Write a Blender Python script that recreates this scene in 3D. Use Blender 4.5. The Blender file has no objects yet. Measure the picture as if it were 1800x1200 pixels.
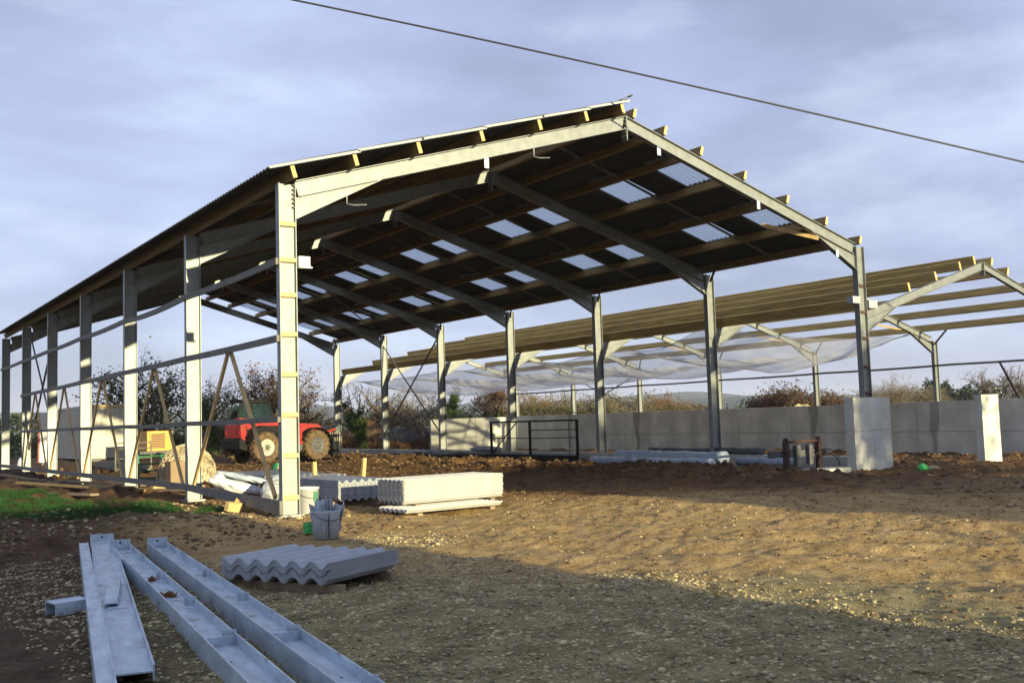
import bpy, math, random
import numpy as np
from mathutils import Vector, Matrix
rnd = random.Random(7)
C = bpy.context.scene.collection
SC = bpy.context.scene
R = math.radians

# ------------------------------------------------------------------ camera
YAW, PITCH, ROLL = 0.5966, 0.0769, -0.0304
CAM = Vector((-6.3246, -15.8845, 1.4557))
cd = bpy.data.cameras.new('camera'); cam = bpy.data.objects.new('camera', cd); C.objects.link(cam)
cd.sensor_width = 36; cd.lens = 1788.9 / 1800 * 36; cd.clip_start = 0.1; cd.clip_end = 6000
f0 = Vector((math.sin(YAW), math.cos(YAW), 0)); r0 = Vector((math.cos(YAW), -math.sin(YAW), 0)); u0 = Vector((0, 0, 1))
fw = f0 * math.cos(PITCH) + u0 * math.sin(PITCH); up = u0 * math.cos(PITCH) - f0 * math.sin(PITCH)
rt = r0 * math.cos(ROLL) + up * math.sin(ROLL); uu = up * math.cos(ROLL) - r0 * math.sin(ROLL)
mw = Matrix((rt, uu, -fw)).transposed().to_4x4(); mw.translation = CAM
cam.matrix_world = mw
SC.camera = cam

# ------------------------------------------------------------------ light
SUN_EL, SUN_AZ = R(8.6), R(3.5)
to_sun = Vector((math.sin(SUN_AZ) * math.cos(SUN_EL), -math.cos(SUN_AZ) * math.cos(SUN_EL), math.sin(SUN_EL)))
world = bpy.data.worlds.new('World'); SC.world = world; world.use_nodes = True
nt = world.node_tree; nt.nodes.clear()
def wn(t, **k):
    n = nt.nodes.new(t)
    for a, b in k.items(): setattr(n, a, b)
    return n
out = wn('ShaderNodeOutputWorld'); bg = wn('ShaderNodeBackground'); bg.inputs[1].default_value = 0.1
sky = wn('ShaderNodeTexSky', sky_type='NISHITA', sun_disc=False, sun_elevation=SUN_EL, sun_rotation=math.pi - SUN_AZ, air_density=1.0, dust_density=0.6, ozone_density=2.0)
tc = wn('ShaderNodeTexCoord'); mp = wn('ShaderNodeMapping'); mp.inputs['Scale'].default_value = (1.0, 1.0, 3.2)
nt.links.new(tc.outputs['Generated'], mp.inputs[0])
n1 = wn('ShaderNodeTexNoise'); n1.inputs['Scale'].default_value = 2.1; n1.inputs['Detail'].default_value = 7; n1.inputs['Roughness'].default_value = 0.52; n1.inputs['Distortion'].default_value = 0.35
nt.links.new(mp.outputs[0], n1.inputs[0])
cr = wn('ShaderNodeValToRGB'); e = cr.color_ramp.elements
e[0].position = 0.33; e[0].color = (0.25, 0.28, 0.42, 1); e[1].position = 0.72; e[1].color = (0.50, 0.58, 0.81, 1)
x = e.new(0.5); x.color = (0.345, 0.39, 0.585, 1)
nt.links.new(n1.outputs['Fac'], cr.inputs[0])
n2 = wn('ShaderNodeTexNoise'); n2.inputs['Scale'].default_value = 4.2; n2.inputs['Detail'].default_value = 6; n2.inputs['Roughness'].default_value = 0.55
nt.links.new(mp.outputs[0], n2.inputs[0])
cr2 = wn('ShaderNodeValToRGB'); e = cr2.color_ramp.elements; e[0].position = 0.52; e[0].color = (0, 0, 0, 1); e[1].position = 0.78; e[1].color = (0.5, 0.5, 0.5, 1)
nt.links.new(n2.outputs['Fac'], cr2.inputs[0])
mxw = wn('ShaderNodeMixRGB'); nt.links.new(cr2.outputs[0], mxw.inputs[0]); nt.links.new(cr.outputs[0], mxw.inputs[1]); mxw.inputs[2].default_value = (0.68, 0.78, 0.90, 1)
sc = wn('ShaderNodeVectorMath', operation='SCALE'); nt.links.new(mxw.outputs[0], sc.inputs[0]); sc.inputs['Scale'].default_value = 7.4
mx = wn('ShaderNodeMixRGB'); mx.inputs[0].default_value = 0.86
nt.links.new(sky.outputs[0], mx.inputs[1]); nt.links.new(sc.outputs[0], mx.inputs[2])
nt.links.new(mx.outputs[0], bg.inputs[0]); nt.links.new(bg.outputs[0], out.inputs[0])
sl = bpy.data.lights.new('sun', 'SUN'); sl.energy = 5.0; sl.angle = R(0.55); sl.color = (1.0, 0.87, 0.53)
so = bpy.data.objects.new('sun', sl); C.objects.link(so); so.rotation_euler = to_sun.to_track_quat('Z', 'Y').to_euler(); so.location = (0, -40, 30)
SC.view_settings.view_transform = 'Standard'; SC.view_settings.look = 'None'; SC.view_settings.exposure = 1.0; SC.view_settings.gamma = 1
SC.view_settings.use_curve_mapping = False

# ------------------------------------------------------------------ materials
def mat(name, col, rough=0.7, metal=0.0, var=0.25, scale=6.0, bump=0.0, bscale=None, col2=None, island=0.0, spec=0.5, stretch=None, transl=None, detail=6, dirt=None):
    m = bpy.data.materials.new(name); m.use_nodes = True; t = m.node_tree; N = t.nodes; L = t.links
    b = N['Principled BSDF']; b.inputs['Roughness'].default_value = rough; b.inputs['Metallic'].default_value = metal
    b.inputs['Specular IOR Level'].default_value = spec
    co = N.new('ShaderNodeTexCoord'); mpn = N.new('ShaderNodeMapping'); L.new(co.outputs['Object'], mpn.inputs[0])
    if stretch: mpn.inputs['Scale'].default_value = stretch
    ns = N.new('ShaderNodeTexNoise'); ns.inputs['Scale'].default_value = scale; ns.inputs['Detail'].default_value = detail; ns.inputs['Roughness'].default_value = 0.6
    L.new(mpn.outputs[0], ns.inputs[0])
    c2 = col2 or tuple(c * (1 - var) for c in col)
    c1 = col if col2 else tuple(min(1, c * (1 + var)) for c in col)
    r = N.new('ShaderNodeValToRGB'); r.color_ramp.elements[0].position = 0.32; r.color_ramp.elements[0].color = (*c2, 1)
    r.color_ramp.elements[1].position = 0.68; r.color_ramp.elements[1].color = (*c1, 1)
    L.new(ns.outputs['Fac'], r.inputs[0]); src = r.outputs[0]
    if island:
        g = N.new('ShaderNodeNewGeometry'); h = N.new('ShaderNodeHueSaturation')
        mr = N.new('ShaderNodeMapRange'); mr.inputs['To Min'].default_value = 1 - island; mr.inputs['To Max'].default_value = 1 + island
        L.new(g.outputs['Random Per Island'], mr.inputs[0]); L.new(mr.outputs[0], h.inputs['Value']); L.new(src, h.inputs['Color']); src = h.outputs[0]
    if dirt:
        dn = N.new('ShaderNodeTexNoise'); dn.inputs['Scale'].default_value = dirt[3]; dn.inputs['Detail'].default_value = 8; dn.inputs['Roughness'].default_value = 0.7; L.new(co.outputs['Object'], dn.inputs[0])
        dr_ = N.new('ShaderNodeMapRange'); dr_.inputs['From Min'].default_value = dirt[1]; dr_.inputs['From Max'].default_value = dirt[2]; dr_.inputs['To Max'].default_value = 0.85; L.new(dn.outputs['Fac'], dr_.inputs[0])
        dm = N.new('ShaderNodeMixRGB'); L.new(dr_.outputs[0], dm.inputs[0]); L.new(src, dm.inputs[1]); dm.inputs[2].default_value = (*dirt[0], 1); src = dm.outputs[0]
    L.new(src, b.inputs['Base Color'])
    if bump:
        nb = N.new('ShaderNodeTexNoise'); nb.inputs['Scale'].default_value = bscale or scale * 4; nb.inputs['Detail'].default_value = 5
        L.new(mpn.outputs[0], nb.inputs[0]); bp = N.new('ShaderNodeBump'); bp.inputs['Strength'].default_value = bump; bp.inputs['Distance'].default_value = 0.02
        L.new(nb.outputs['Fac'], bp.inputs['Height']); L.new(bp.outputs[0], b.inputs['Normal'])
    if transl:
        tr = N.new('ShaderNodeBsdfTranslucent'); tr.inputs[0].default_value = (*transl[:3], 1); mm = N.new('ShaderNodeMixShader'); mm.inputs[0].default_value = transl[3]
        L.new(b.outputs[0], mm.inputs[1]); L.new(tr.outputs[0], mm.inputs[2]); L.new(mm.outputs[0], N['Material Output'].inputs[0])
    return m
GALV = mat('galvanised_steel', (0.245, 0.262, 0.25), 0.52, 0.5, 0.16, 5, 0.08, 60)
GALV_NEW = mat('galvanised_steel_new', (0.46, 0.54, 0.60), 0.42, 0.35, 0.22, 3.5, 0.15, 30, dirt=((0.13, 0.10, 0.06), 0.57, 0.70, 4.5), stretch=(1, 4, 4))
GALV_RUST = mat('weathered_steel_rail', (0.17, 0.16, 0.13), 0.75, 0.1, 0.25, 5, 0.1)
TIMBER = mat('treated_timber', (0.25, 0.17, 0.065), 0.8, 0, 0.28, 3.0, 0.25, 30, stretch=(6, 0.5, 6))
TIMBERN = mat('new_purlin_timber', (0.43, 0.31, 0.10), 0.8, 0, 0.30, 2.2, 0.25, 30, stretch=(5, 0.5, 5))
TIMBER2 = mat('pale_timber', (0.58, 0.40, 0.17), 0.8, 0, 0.2, 6, 0.2, 30)
TIMBER3 = mat('old_plank', (0.24, 0.18, 0.11), 0.85, 0, 0.35, 6, 0.4, 30)
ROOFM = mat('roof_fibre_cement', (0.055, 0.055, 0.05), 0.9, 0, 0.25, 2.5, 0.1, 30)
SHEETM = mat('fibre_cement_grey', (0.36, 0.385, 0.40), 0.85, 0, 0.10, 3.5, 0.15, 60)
SHEETW = mat('fibre_cement_pale', (0.46, 0.46, 0.43), 0.85, 0, 0.10, 3.5, 0.15, 60)
LIGHTM = mat('rooflight_plastic', (0.55, 0.60, 0.62), 0.35, 0, 0.06, 4, transl=(0.90, 0.95, 0.98, 0.85))
RUST = mat('rusty_iron', (0.085, 0.045, 0.03), 0.85, 0.2, 0.4, 10, 0.3)
BLACKST = mat('black_steel', (0.014, 0.014, 0.015), 0.65, 0.0, 0.3, 8, spec=0.2)
RED = mat('red_paint', (0.33, 0.018, 0.016), 0.5, 0, 0.22, 3, 0.03, 20, dirt=((0.12, 0.075, 0.04), 0.50, 0.72, 2.5))
TYRE = mat('muddy_tyre', (0.20, 0.13, 0.06), 0.95, 0, 0.5, 6, 0.6, 25, col2=(0.045, 0.035, 0.025))
RIM = mat('cream_rim', (0.50, 0.47, 0.36), 0.6, 0, 0.25, 10)
GREY = mat('grey_iron', (0.12, 0.12, 0.12), 0.7, 0.3, 0.3, 9)
WHITE = mat('white_paint', (0.74, 0.73, 0.68), 0.5, 0, 0.06, 3)
WPLAST = mat('white_plastic', (0.66, 0.67, 0.68), 0.35, 0, 0.08, 5, 0.1, 12)
WRAP = mat('bluish_plastic_wrap', (0.36, 0.42, 0.50), 0.3, 0, 0.2, 5, 0.5, 14)
TARP = mat('black_tarpaulin', (0.022, 0.026, 0.024), 0.4, 0, 0.4, 3, 0.7, 5)
CONT = mat('cream_container', (0.52, 0.49, 0.38), 0.6, 0, 0.08, 1.2, 0.05)
YEL = mat('amber_paint', (0.62, 0.30, 0.03), 0.45, 0, 0.12, 4)
GREEN = mat('green_paint', (0.02, 0.16, 0.07), 0.5, 0, 0.2, 6)
GREENB = mat('bright_green_plastic', (0.05, 0.40, 0.09), 0.4, 0, 0.25, 8, 0.4, 20)
CARD = mat('brown_cardboard', (0.27, 0.19, 0.11), 0.9, 0, 0.12, 4)
TWINE = mat('pale_twine', (0.50, 0.43, 0.28), 0.9, 0, 0.25, 20, island=0.3)
NETM = mat('white_net', (0.80, 0.80, 0.76), 0.7, 0, 0.05, 5, transl=(0.8, 0.8, 0.78, 0.4))
CABLE = mat('dark_cable', (0.02, 0.02, 0.022), 0.5, 0, 0.1)
BUCKET = mat('grey_blue_plastic', (0.44, 0.51, 0.58), 0.5, 0, 0.12, 5)
BARK = mat('bark', (0.10, 0.08, 0.055), 0.95, 0, 0.35, 4)
BARKP = mat('pale_bark', (0.19, 0.16, 0.11), 0.95, 0, 0.3, 4)
IVY = mat('ivy_leaf', (0.075, 0.13, 0.025), 0.7, 0, 0.4, 2, island=0.5, transl=(0.09, 0.15, 0.03, 0.3))
LEAFB = mat('brown_leaf', (0.17, 0.085, 0.03), 0.8, 0, 0.4, 1.5, island=0.5, transl=(0.2, 0.1, 0.03, 0.3))
LEAFR = mat('reddish_leaf', (0.085, 0.055, 0.032), 0.8, 0, 0.4, 1.5, island=0.5, transl=(0.2, 0.07, 0.04, 0.3))
LEAFG = mat('dull_green_leaf', (0.065, 0.085, 0.022), 0.8, 0, 0.45, 0.8, island=0.5, col2=(0.10, 0.065, 0.022), transl=(0.09, 0.10, 0.03, 0.3))
LEAFD = mat('dark_green_leaf', (0.022, 0.034, 0.014), 0.8, 0, 0.4, 1.5, island=0.4)
GRASSM = mat('grass_blade', (0.022, 0.085, 0.012), 0.8, 0, 0.4, 1.2, island=0.4, transl=(0.06, 0.14, 0.02, 0.3))
STONEM = mat('gravel_stone', (0.33, 0.275, 0.145), 0.9, 0, 0.3, 3, island=0.55)
CLODM = mat('soil_clod', (0.13, 0.08, 0.038), 0.95, 0, 0.35, 3, island=0.45)
SOILH = mat('heaped_soil', (0.14, 0.08, 0.035), 0.95, 0, 0.5, 3, 0.8, 12)
HILLM = mat('distant_hill', (0.035, 0.05, 0.045), 0.95, 0, 0.35, 0.02)
GLASS = mat('dark_glass', (0.05, 0.09, 0.11), 0.08, 0, 0.1)
ROOFTILE = mat('shed_wall', (0.3, 0.28, 0.24), 0.9, 0, 0.15, 2)
def concrete():
    m = mat('precast_concrete', (0.58, 0.58, 0.51), 0.88, 0, 0.13, 1.6, 0.12, 30)
    t = m.node_tree; N = t.nodes; L = t.links; b = N['Principled BSDF']; src = b.inputs['Base Color'].links[0].from_socket
    g = N.new('ShaderNodeNewGeometry'); s = N.new('ShaderNodeSeparateXYZ'); L.new(g.outputs['Position'], s.inputs[0])
    # water stains running down under each column foot (bay 5.178 m)
    def M(op, a, b_=None):
        n = N.new('ShaderNodeMath'); n.operation = op
        for i, v in enumerate((a, b_)):
            if v is None: continue
            if isinstance(v, (int, float)): n.inputs[i].default_value = v
            else: L.new(v, n.inputs[i])
        return n.outputs[0]
    ns = N.new('ShaderNodeTexNoise'); ns.inputs['Scale'].default_value = 1.3; L.new(g.outputs['Position'], ns.inputs[0])
    yy = M('ADD', s.outputs['Y'], M('MULTIPLY', M('SUBTRACT', ns.outputs['Fac'], 0.5), 0.5))
    d = M('ABSOLUTE', M('SUBTRACT', M('FRACT', M('ADD', M('DIVIDE', yy, 5.178), 0.5)), 0.5))
    wd = M('ADD', 0.018, M('MULTIPLY', s.outputs['Z'], 0.012))
    fac = M('MULTIPLY', M('LESS_THAN', d, wd), 0.5)
    fac = M('MULTIPLY', fac, M('GREATER_THAN', s.outputs['X'], 24.9))
    mxn = N.new('ShaderNodeMixRGB'); L.new(fac, mxn.inputs[0]); L.new(src, mxn.inputs[1]); mxn.inputs[2].default_value = (0.13, 0.12, 0.09, 1)
    n3 = N.new('ShaderNodeTexNoise'); n3.inputs['Scale'].default_value = 0.9; n3.inputs['Detail'].default_value = 8
    mpn = N.new('ShaderNodeMapping'); mpn.inputs['Scale'].default_value = (1, 1, 0.3); L.new(g.outputs['Position'], mpn.inputs[0]); L.new(mpn.outputs[0], n3.inputs[0])
    r = N.new('ShaderNodeValToRGB'); r.color_ramp.elements[0].position = 0.4; r.color_ramp.elements[0].color = (0.80, 0.80, 0.76, 1); r.color_ramp.elements[1].position = 0.65; r.color_ramp.elements[1].color = (1.08, 1.08, 1.05, 1)
    L.new(n3.outputs['Fac'], r.inputs[0]); mu = N.new('ShaderNodeMixRGB'); mu.blend_type = 'MULTIPLY'; mu.inputs[0].default_value = 1
    L.new(mxn.outputs[0], mu.inputs[1]); L.new(r.outputs[0], mu.inputs[2]); L.new(mu.outputs[0], b.inputs['Base Color'])
    return m
CONC = concrete()

def ground_material():
    m = bpy.data.materials.new('site_ground'); m.use_nodes = True; t = m.node_tree; N = t.nodes; L = t.links; b = N['Principled BSDF']
    b.inputs['Roughness'].default_value = 0.92; b.inputs['Specular IOR Level'].default_value = 0.25
    g = N.new('ShaderNodeNewGeometry'); s = N.new('ShaderNodeSeparateXYZ'); L.new(g.outputs['Position'], s.inputs[0])
    def M(op, a, b_=None, clamp=False):
        n = N.new('ShaderNodeMath'); n.operation = op; n.use_clamp = clamp
        for i, v in enumerate((a, b_)):
            if v is None: continue
            if isinstance(v, (int, float)): n.inputs[i].default_value = v
            else: L.new(v, n.inputs[i])
        return n.outputs[0]
    def NO(scale, det=6, rough=0.6):
        n = N.new('ShaderNodeTexNoise'); n.inputs['Scale'].default_value = scale; n.inputs['Detail'].default_value = det; n.inputs['Roughness'].default_value = rough
        L.new(g.outputs['Position'], n.inputs[0]); return n.outputs['Fac']
    def ramp(f, *st):
        r = N.new('ShaderNodeValToRGB'); el = r.color_ramp.elements
        el[0].position, el[0].color = st[0][0], (*st[0][1], 1); el[1].position, el[1].color = st[-1][0], (*st[-1][1], 1)
        for p, c in st[1:-1]: q = el.new(p); q.color = (*c, 1)
        L.new(f, r.inputs[0]); return r.outputs[0]
    def mix(f, a, c):
        n = N.new('ShaderNodeMixRGB'); L.new(f, n.inputs[0]); L.new(a, n.inputs[1]); L.new(c, n.inputs[2]); return n.outputs[0]
    def SS(v, lo, hi):
        n = N.new('ShaderNodeMapRange'); n.interpolation_type = 'SMOOTHSTEP'; n.inputs['From Min'].default_value = lo; n.inputs['From Max'].default_value = hi
        L.new(v, n.inputs[0]); return n.outputs[0]
    big = NO(0.5, 5); mid = NO(3.0, 6, 0.65); fine = NO(22, 6, 0.7); vf = NO(70, 4, 0.7)
    fm = M('ADD', M('MULTIPLY', mid, 0.45), M('ADD', M('MULTIPLY', fine, 0.4), M('MULTIPLY', vf, 0.15)))
    gravel = ramp(fm, (0.36, (0.08, 0.06, 0.022)), (0.48, (0.25, 0.21, 0.09)), (0.56, (0.35, 0.29, 0.14)), (0.68, (0.52, 0.45, 0.25)))
    soil = ramp(fm, (0.36, (0.07, 0.030, 0.008)), (0.48, (0.19, 0.095, 0.028)), (0.58, (0.29, 0.16, 0.055)), (0.70, (0.38, 0.25, 0.11)))
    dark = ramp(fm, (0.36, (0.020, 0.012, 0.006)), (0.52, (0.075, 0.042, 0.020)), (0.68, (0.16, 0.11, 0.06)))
    tan = ramp(fm, (0.36, (0.13, 0.08, 0.025)), (0.48, (0.38, 0.25, 0.095)), (0.64, (0.56, 0.41, 0.20)))
    X, Y = s.outputs['X'], s.outputs['Y']
    wob = M('MULTIPLY', M('SUBTRACT', big, 0.5), 5.0)
    # gravel yard in front, soil further in
    dgrav = M('ADD', M('ADD', M('MULTIPLY', X, 0.75), M('MULTIPLY', Y, 0.55)), wob)
    col = mix(SS(dgrav, -6.0, -4.3), gravel, tan)
    dsoil = M('ADD', M('ADD', M('MULTIPLY', X, 0.45), Y), wob)
    col = mix(SS(dsoil, -0.5, 3.0), col, soil)
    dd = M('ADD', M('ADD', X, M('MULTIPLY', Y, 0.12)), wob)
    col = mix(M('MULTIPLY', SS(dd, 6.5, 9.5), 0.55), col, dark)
    # dark turned soil on the left
    dl = M('ADD', M('ADD', M('MULTIPLY', X, -1.0), M('MULTIPLY', Y, 0.25)), M('MULTIPLY', wob, 0.5))
    col = mix(M('MULTIPLY', SS(dl, 1.4, 3.0), 0.92), col, dark)
    # fields beyond
    r2 = M('SQRT', M('ADD', M('MULTIPLY', X, X), M('MULTIPLY', Y, Y)))
    field = ramp(NO(0.03, 4), (0.4, (0.045, 0.085, 0.02)), (0.5, (0.07, 0.10, 0.03)), (0.6, (0.12, 0.085, 0.045)))
    bank = ramp(mid, (0.4, (0.06, 0.09, 0.02)), (0.6, (0.17, 0.11, 0.05)))
    col = mix(SS(X, 26.0, 26.6), col, bank)
    col = mix(SS(r2, 44.0, 60.0), col, field)
    L.new(col, b.inputs['Base Color'])
    bp = N.new('ShaderNodeBump'); bp.inputs['Strength'].default_value = 1.0; bp.inputs['Distance'].default_value = 0.05
    L.new(M('ADD', M('MULTIPLY', fine, 0.7), M('MULTIPLY', vf, 0.3)), bp.inputs['Height']); L.new(bp.outputs[0], b.inputs['Normal'])
    return m

# ------------------------------------------------------------------ helpers
class MB:
    def __init__(s): s.v = []; s.f = []
    def box(s, x0, x1, y0, y1, z0, z1):
        n = len(s.v)
        s.v += [(x0, y0, z0), (x1, y0, z0), (x1, y1, z0), (x0, y1, z0), (x0, y0, z1), (x1, y0, z1), (x1, y1, z1), (x0, y1, z1)]
        s.f += [tuple(n + i for i in q) for q in ((3, 2, 1, 0), (4, 5, 6, 7), (0, 1, 5, 4), (1, 2, 6, 5), (2, 3, 7, 6), (3, 0, 4, 7))]; return s
    def beam(s, p0, p1, w, h, upv=(0, 0, 1), w1=None, h1=None):
        p0, p1 = Vector(p0), Vector(p1); d = (p1 - p0).normalized(); u = Vector(upv); sd = d.cross(u)
        if sd.length < 1e-4: sd = d.cross(Vector((1, 0, 0)))
        sd.normalize(); u = sd.cross(d); n = len(s.v)
        for p, a, b in ((p0, w, h), (p1, w1 or w, h1 or h)):
            for i, j in ((-1, -1), (1, -1), (1, 1), (-1, 1)): s.v.append(tuple(p + sd * i * a / 2 + u * j * b / 2))
        s.f += [tuple(n + i for i in q) for q in ((0, 1, 2, 3), (7, 6, 5, 4), (0, 4, 5, 1), (1, 5, 6, 2), (2, 6, 7, 3), (3, 7, 4, 0))]; return s
    def tube(s, pts, r, n=8, r1=None, cap=True, closed=False):
        pts = [Vector(p) for p in pts]; m = len(pts); k0 = len(s.v); ref = Vector((0, 0, 1)); r1 = r if r1 is None else r1
        for i, p in enumerate(pts):
            d = (pts[(i + 1) % m] - pts[i - 1]) if closed else (pts[min(i + 1, m - 1)] - pts[max(i - 1, 0)])
            d.normalize(); a = d.cross(ref)
            if a.length < 0.15: a = d.cross(Vector((1, 0.3, 0)))
            a.normalize(); b = a.cross(d); rr = r + (r1 - r) * i / max(1, m - 1)
            for k in range(n):
                t = 2 * math.pi * k / n; s.v.append(tuple(p + a * math.cos(t) * rr + b * math.sin(t) * rr))
        for i in range(m if closed else m - 1):
            j = (i + 1) % m
            for k in range(n):
                a, b = k0 + i * n + k, k0 + i * n + (k + 1) % n; c, d = k0 + j * n + (k + 1) % n, k0 + j * n + k
                s.f.append((a, b, c, d))
        if cap and not closed:
            s.f.append(tuple(k0 + k for k in range(n))[::-1]); s.f.append(tuple(k0 + (m - 1) * n + k for k in range(n)))
        return s
    def prism(s, poly, axis, a, b):
        # poly: 2-D points in the two other axes; extruded along axis from a to b
        n = len(s.v); k = len(poly)
        for t in (a, b):
            for p, q in poly:
                s.v.append({'x': (t, p, q), 'y': (p, t, q), 'z': (p, q, t)}[axis])
        s.f.append(tuple(range(n, n + k))); s.f.append(tuple(range(n + k, n + 2 * k))[::-1])
        for i in range(k):
            j = (i + 1) % k; s.f.append((n + j, n + i, n + k + i, n + k + j))
        return s
    def lathe(s, prof, c=(0, 0, 0), n=24, axis='z'):
        k0 = len(s.v)
        for r, z in prof:
            for k in range(n):
                t = 2 * math.pi * k / n; a, b = r * math.cos(t), r * math.sin(t)
                s.v.append({'z': (c[0] + a, c[1] + b, c[2] + z), 'y': (c[0] + a, c[1] + z, c[2] + b), 'x': (c[0] + z, c[1] + a, c[2] + b)}[axis])
        for i in range(len(prof) - 1):
            for k in range(n): s.f.append((k0 + i * n + k, k0 + i * n + (k + 1) % n, k0 + (i + 1) * n + (k + 1) % n, k0 + (i + 1) * n + k))
        return s
    def ibeam(s, p0, p1, depth, width, upv=(0, 0, 1), tf=0.014, tw=0.010):
        # flanges above and below the web along upv
        p0, p1 = Vector(p0), Vector(p1); d = (p1 - p0).normalized(); sd = d.cross(Vector(upv)).normalized(); u = sd.cross(d)
        o = u * (depth / 2 - tf / 2)
        s.beam(p0 + o, p1 + o, width, tf, u); s.beam(p0 - o, p1 - o, width, tf, u); s.beam(p0, p1, tw, depth - 2 * tf, u); return s
    def moved(s, M):
        s.v = [tuple(M @ Vector(p)) for p in s.v]; return s
def mesh_of(name, mb, m, smooth=False):
    me = bpy.data.meshes.new(name); me.from_pydata(mb.v, [], mb.f); me.materials.append(m)
    if smooth: me.polygons.foreach_set('use_smooth', [True] * len(me.polygons))
    me.update(); return me
def ob(name, me, parent=None, loc=None, rot=None):
    o = bpy.data.objects.new(name, me); C.objects.link(o); o.parent = parent
    if loc is not None: o.location = loc
    if rot is not None: o.rotation_euler = rot
    return o
def mk(name, mb, m, parent=None, loc=None, rot=None, smooth=False): return ob(name, mesh_of(name, mb, m, smooth), parent, loc, rot)
def tag(o, label=None, cat=None, group=None, kind=None):
    if label: o['label'] = label
    if cat: o['category'] = cat
    if group: o['group'] = group
    if kind: o['kind'] = kind
    return o
def thing(name, label, cat, loc=(0, 0, 0), rz=0, group=None):
    o = bpy.data.objects.new(name, None); C.objects.link(o); o.location = loc; o.rotation_euler = (0, 0, rz); o.empty_display_size = 0.3
    return tag(o, label, cat, group)
def np_mesh(name, v, f, m, parent=None, smooth=False):
    me = bpy.data.meshes.new(name); v = np.asarray(v, np.float32); f = np.asarray(f, np.int32); k = f.shape[1]
    me.vertices.add(len(v)); me.vertices.foreach_set('co', v.ravel()); me.loops.add(f.size); me.loops.foreach_set('vertex_index', f.ravel())
    me.polygons.add(len(f)); me.polygons.foreach_set('loop_start', np.arange(0, f.size, k, dtype=np.int32))
    me.polygons.foreach_set('use_smooth', np.full(len(f), smooth)); me.materials.append(m); me.update(calc_edges=True)
    return ob(name, me, parent)
RS = np.random.RandomState(3)
_G = np.random.RandomState(11).rand(256, 256)
def vnoise(x, y):
    xi = np.floor(x).astype(int); yi = np.floor(y).astype(int); fx = x - xi; fy = y - yi
    fx = fx * fx * (3 - 2 * fx); fy = fy * fy * (3 - 2 * fy)
    a = _G[xi % 256, yi % 256]; b = _G[(xi + 1) % 256, yi % 256]; c = _G[xi % 256, (yi + 1) % 256]; d = _G[(xi + 1) % 256, (yi + 1) % 256]
    return (a * (1 - fx) + b * fx) * (1 - fy) + (c * (1 - fx) + d * fx) * fy - 0.5
def sst(x, a, b):
    t = np.clip((x - a) / (b - a), 0, 1); return t * t * (3 - 2 * t)

# ------------------------------------------------------------------ ground
def gh(x, y):
    x = np.asarray(x, float); y = np.asarray(y, float)
    z = 0.07 * vnoise(x * 0.35 + 7, y * 0.35 + 3)
    r = np.hypot(x - 4, y - 2); near = 1 - sst(r, 35, 60)
    # how lumpy: tracked soil inside and on the left, smoother stone yard in front
    lump = 0.35 + 0.9 * sst(-x + 0.25 * y, 1.4, 3.2) * (1 - sst(-y, 2.0, 5.0)) + 0.8 * sst(x, 8, 11) * sst(y, -6, 0) + 0.35 * sst(y, 3, 8) + 1.2 * np.exp(-((x - 11.6) / 1.4) ** 2) * sst(y, -3, 1)
    z = z + near * lump * (0.14 * vnoise(x * 1.3, y * 1.3) + 0.09 * vnoise(x * 3.1 + 5, y * 2.7) + 0.055 * vnoise(x * 7.3, y * 7.9 + 9))
    z = z + near * 0.05 * np.minimum(0, vnoise(x * 0.9 + 31, y * 1.1 + 3)) + near * 0.02 * np.abs(vnoise(x * 4.3 + 1, y * 5.1))
    z = z + near * (0.028 * vnoise(x * 14.1, y * 13.3) + 0.016 * vnoise(x * 27.7 + 3, y * 26.1)) * (0.6 + 0.4 * lump)
    # wheel ruts across the lit yard
    ph = (x * 0.86 + y * 0.5 + 0.6 * vnoise(x * 0.4, y * 0.4)) * 2.6
    z = z + near * 0.030 * np.sin(ph * 2) * sst(x, -0.5, 1.5) * (1 - sst(y, 2, 5))
    # spoil berm in front of the plinth and dug soil at the left
    z = z + 0.09 * np.exp(-((x - 11.7) / 1.0) ** 2) * sst(y, 0, 3) * (1 - sst(y, 26, 30))
    z = z + 0.16 * np.exp(-(((x + 2.6) / 1.7) ** 2 + ((y - 0.2) / 1.3) ** 2))
    z = z - 0.17 * sst(x, 16.0, 18.5) * (1 - sst(x, 25.5, 25.66))
    # retained bank behind the concrete wall
    z = z + sst(x, 25.66, 25.74) * (1.50 - 0.55 * sst(x, 27.5, 34) - 0.95 * sst(r, 60, 160)) * (1 - sst(y, 34, 42))
    z = z * (1 - 0.6 * sst(r, 60, 150))
    return z
def axis(segs):
    a = [np.arange(p, q, d) for p, q, d in segs]; return np.concatenate(a + [[segs[-1][1]]])
xs = axis([(-3000, -500, 500), (-500, -60, 40), (-60, -20, 8), (-20, -7.6, 0.8), (-7.6, 8, 0.05), (8, 16, 0.09), (16, 25.6, 0.22)])
xs = np.concatenate([xs, [25.65, 25.66, 25.70, 25.74, 25.8, 25.95, 26.1], axis([(26.3, 34, 0.5), (34, 80, 4), (80, 500, 35), (500, 3000, 500)])])
ys = axis([(-3000, -500, 500), (-500, -60, 40), (-60, -16, 4), (-16, -12.9, 0.35), (-12.9, 4, 0.05), (4, 14, 0.10), (14, 34, 0.25), (34, 50, 1), (50, 120, 7), (120, 500, 38), (500, 3000, 500)])
GX, GY = np.meshgrid(xs, ys); GZ = gh(GX, GY); nx, ny = len(xs), len(ys)
idx = np.arange(nx * ny).reshape(ny, nx)
fq = np.stack([idx[:-1, :-1], idx[:-1, 1:], idx[1:, 1:], idx[1:, :-1]], -1).reshape(-1, 4)
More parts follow.
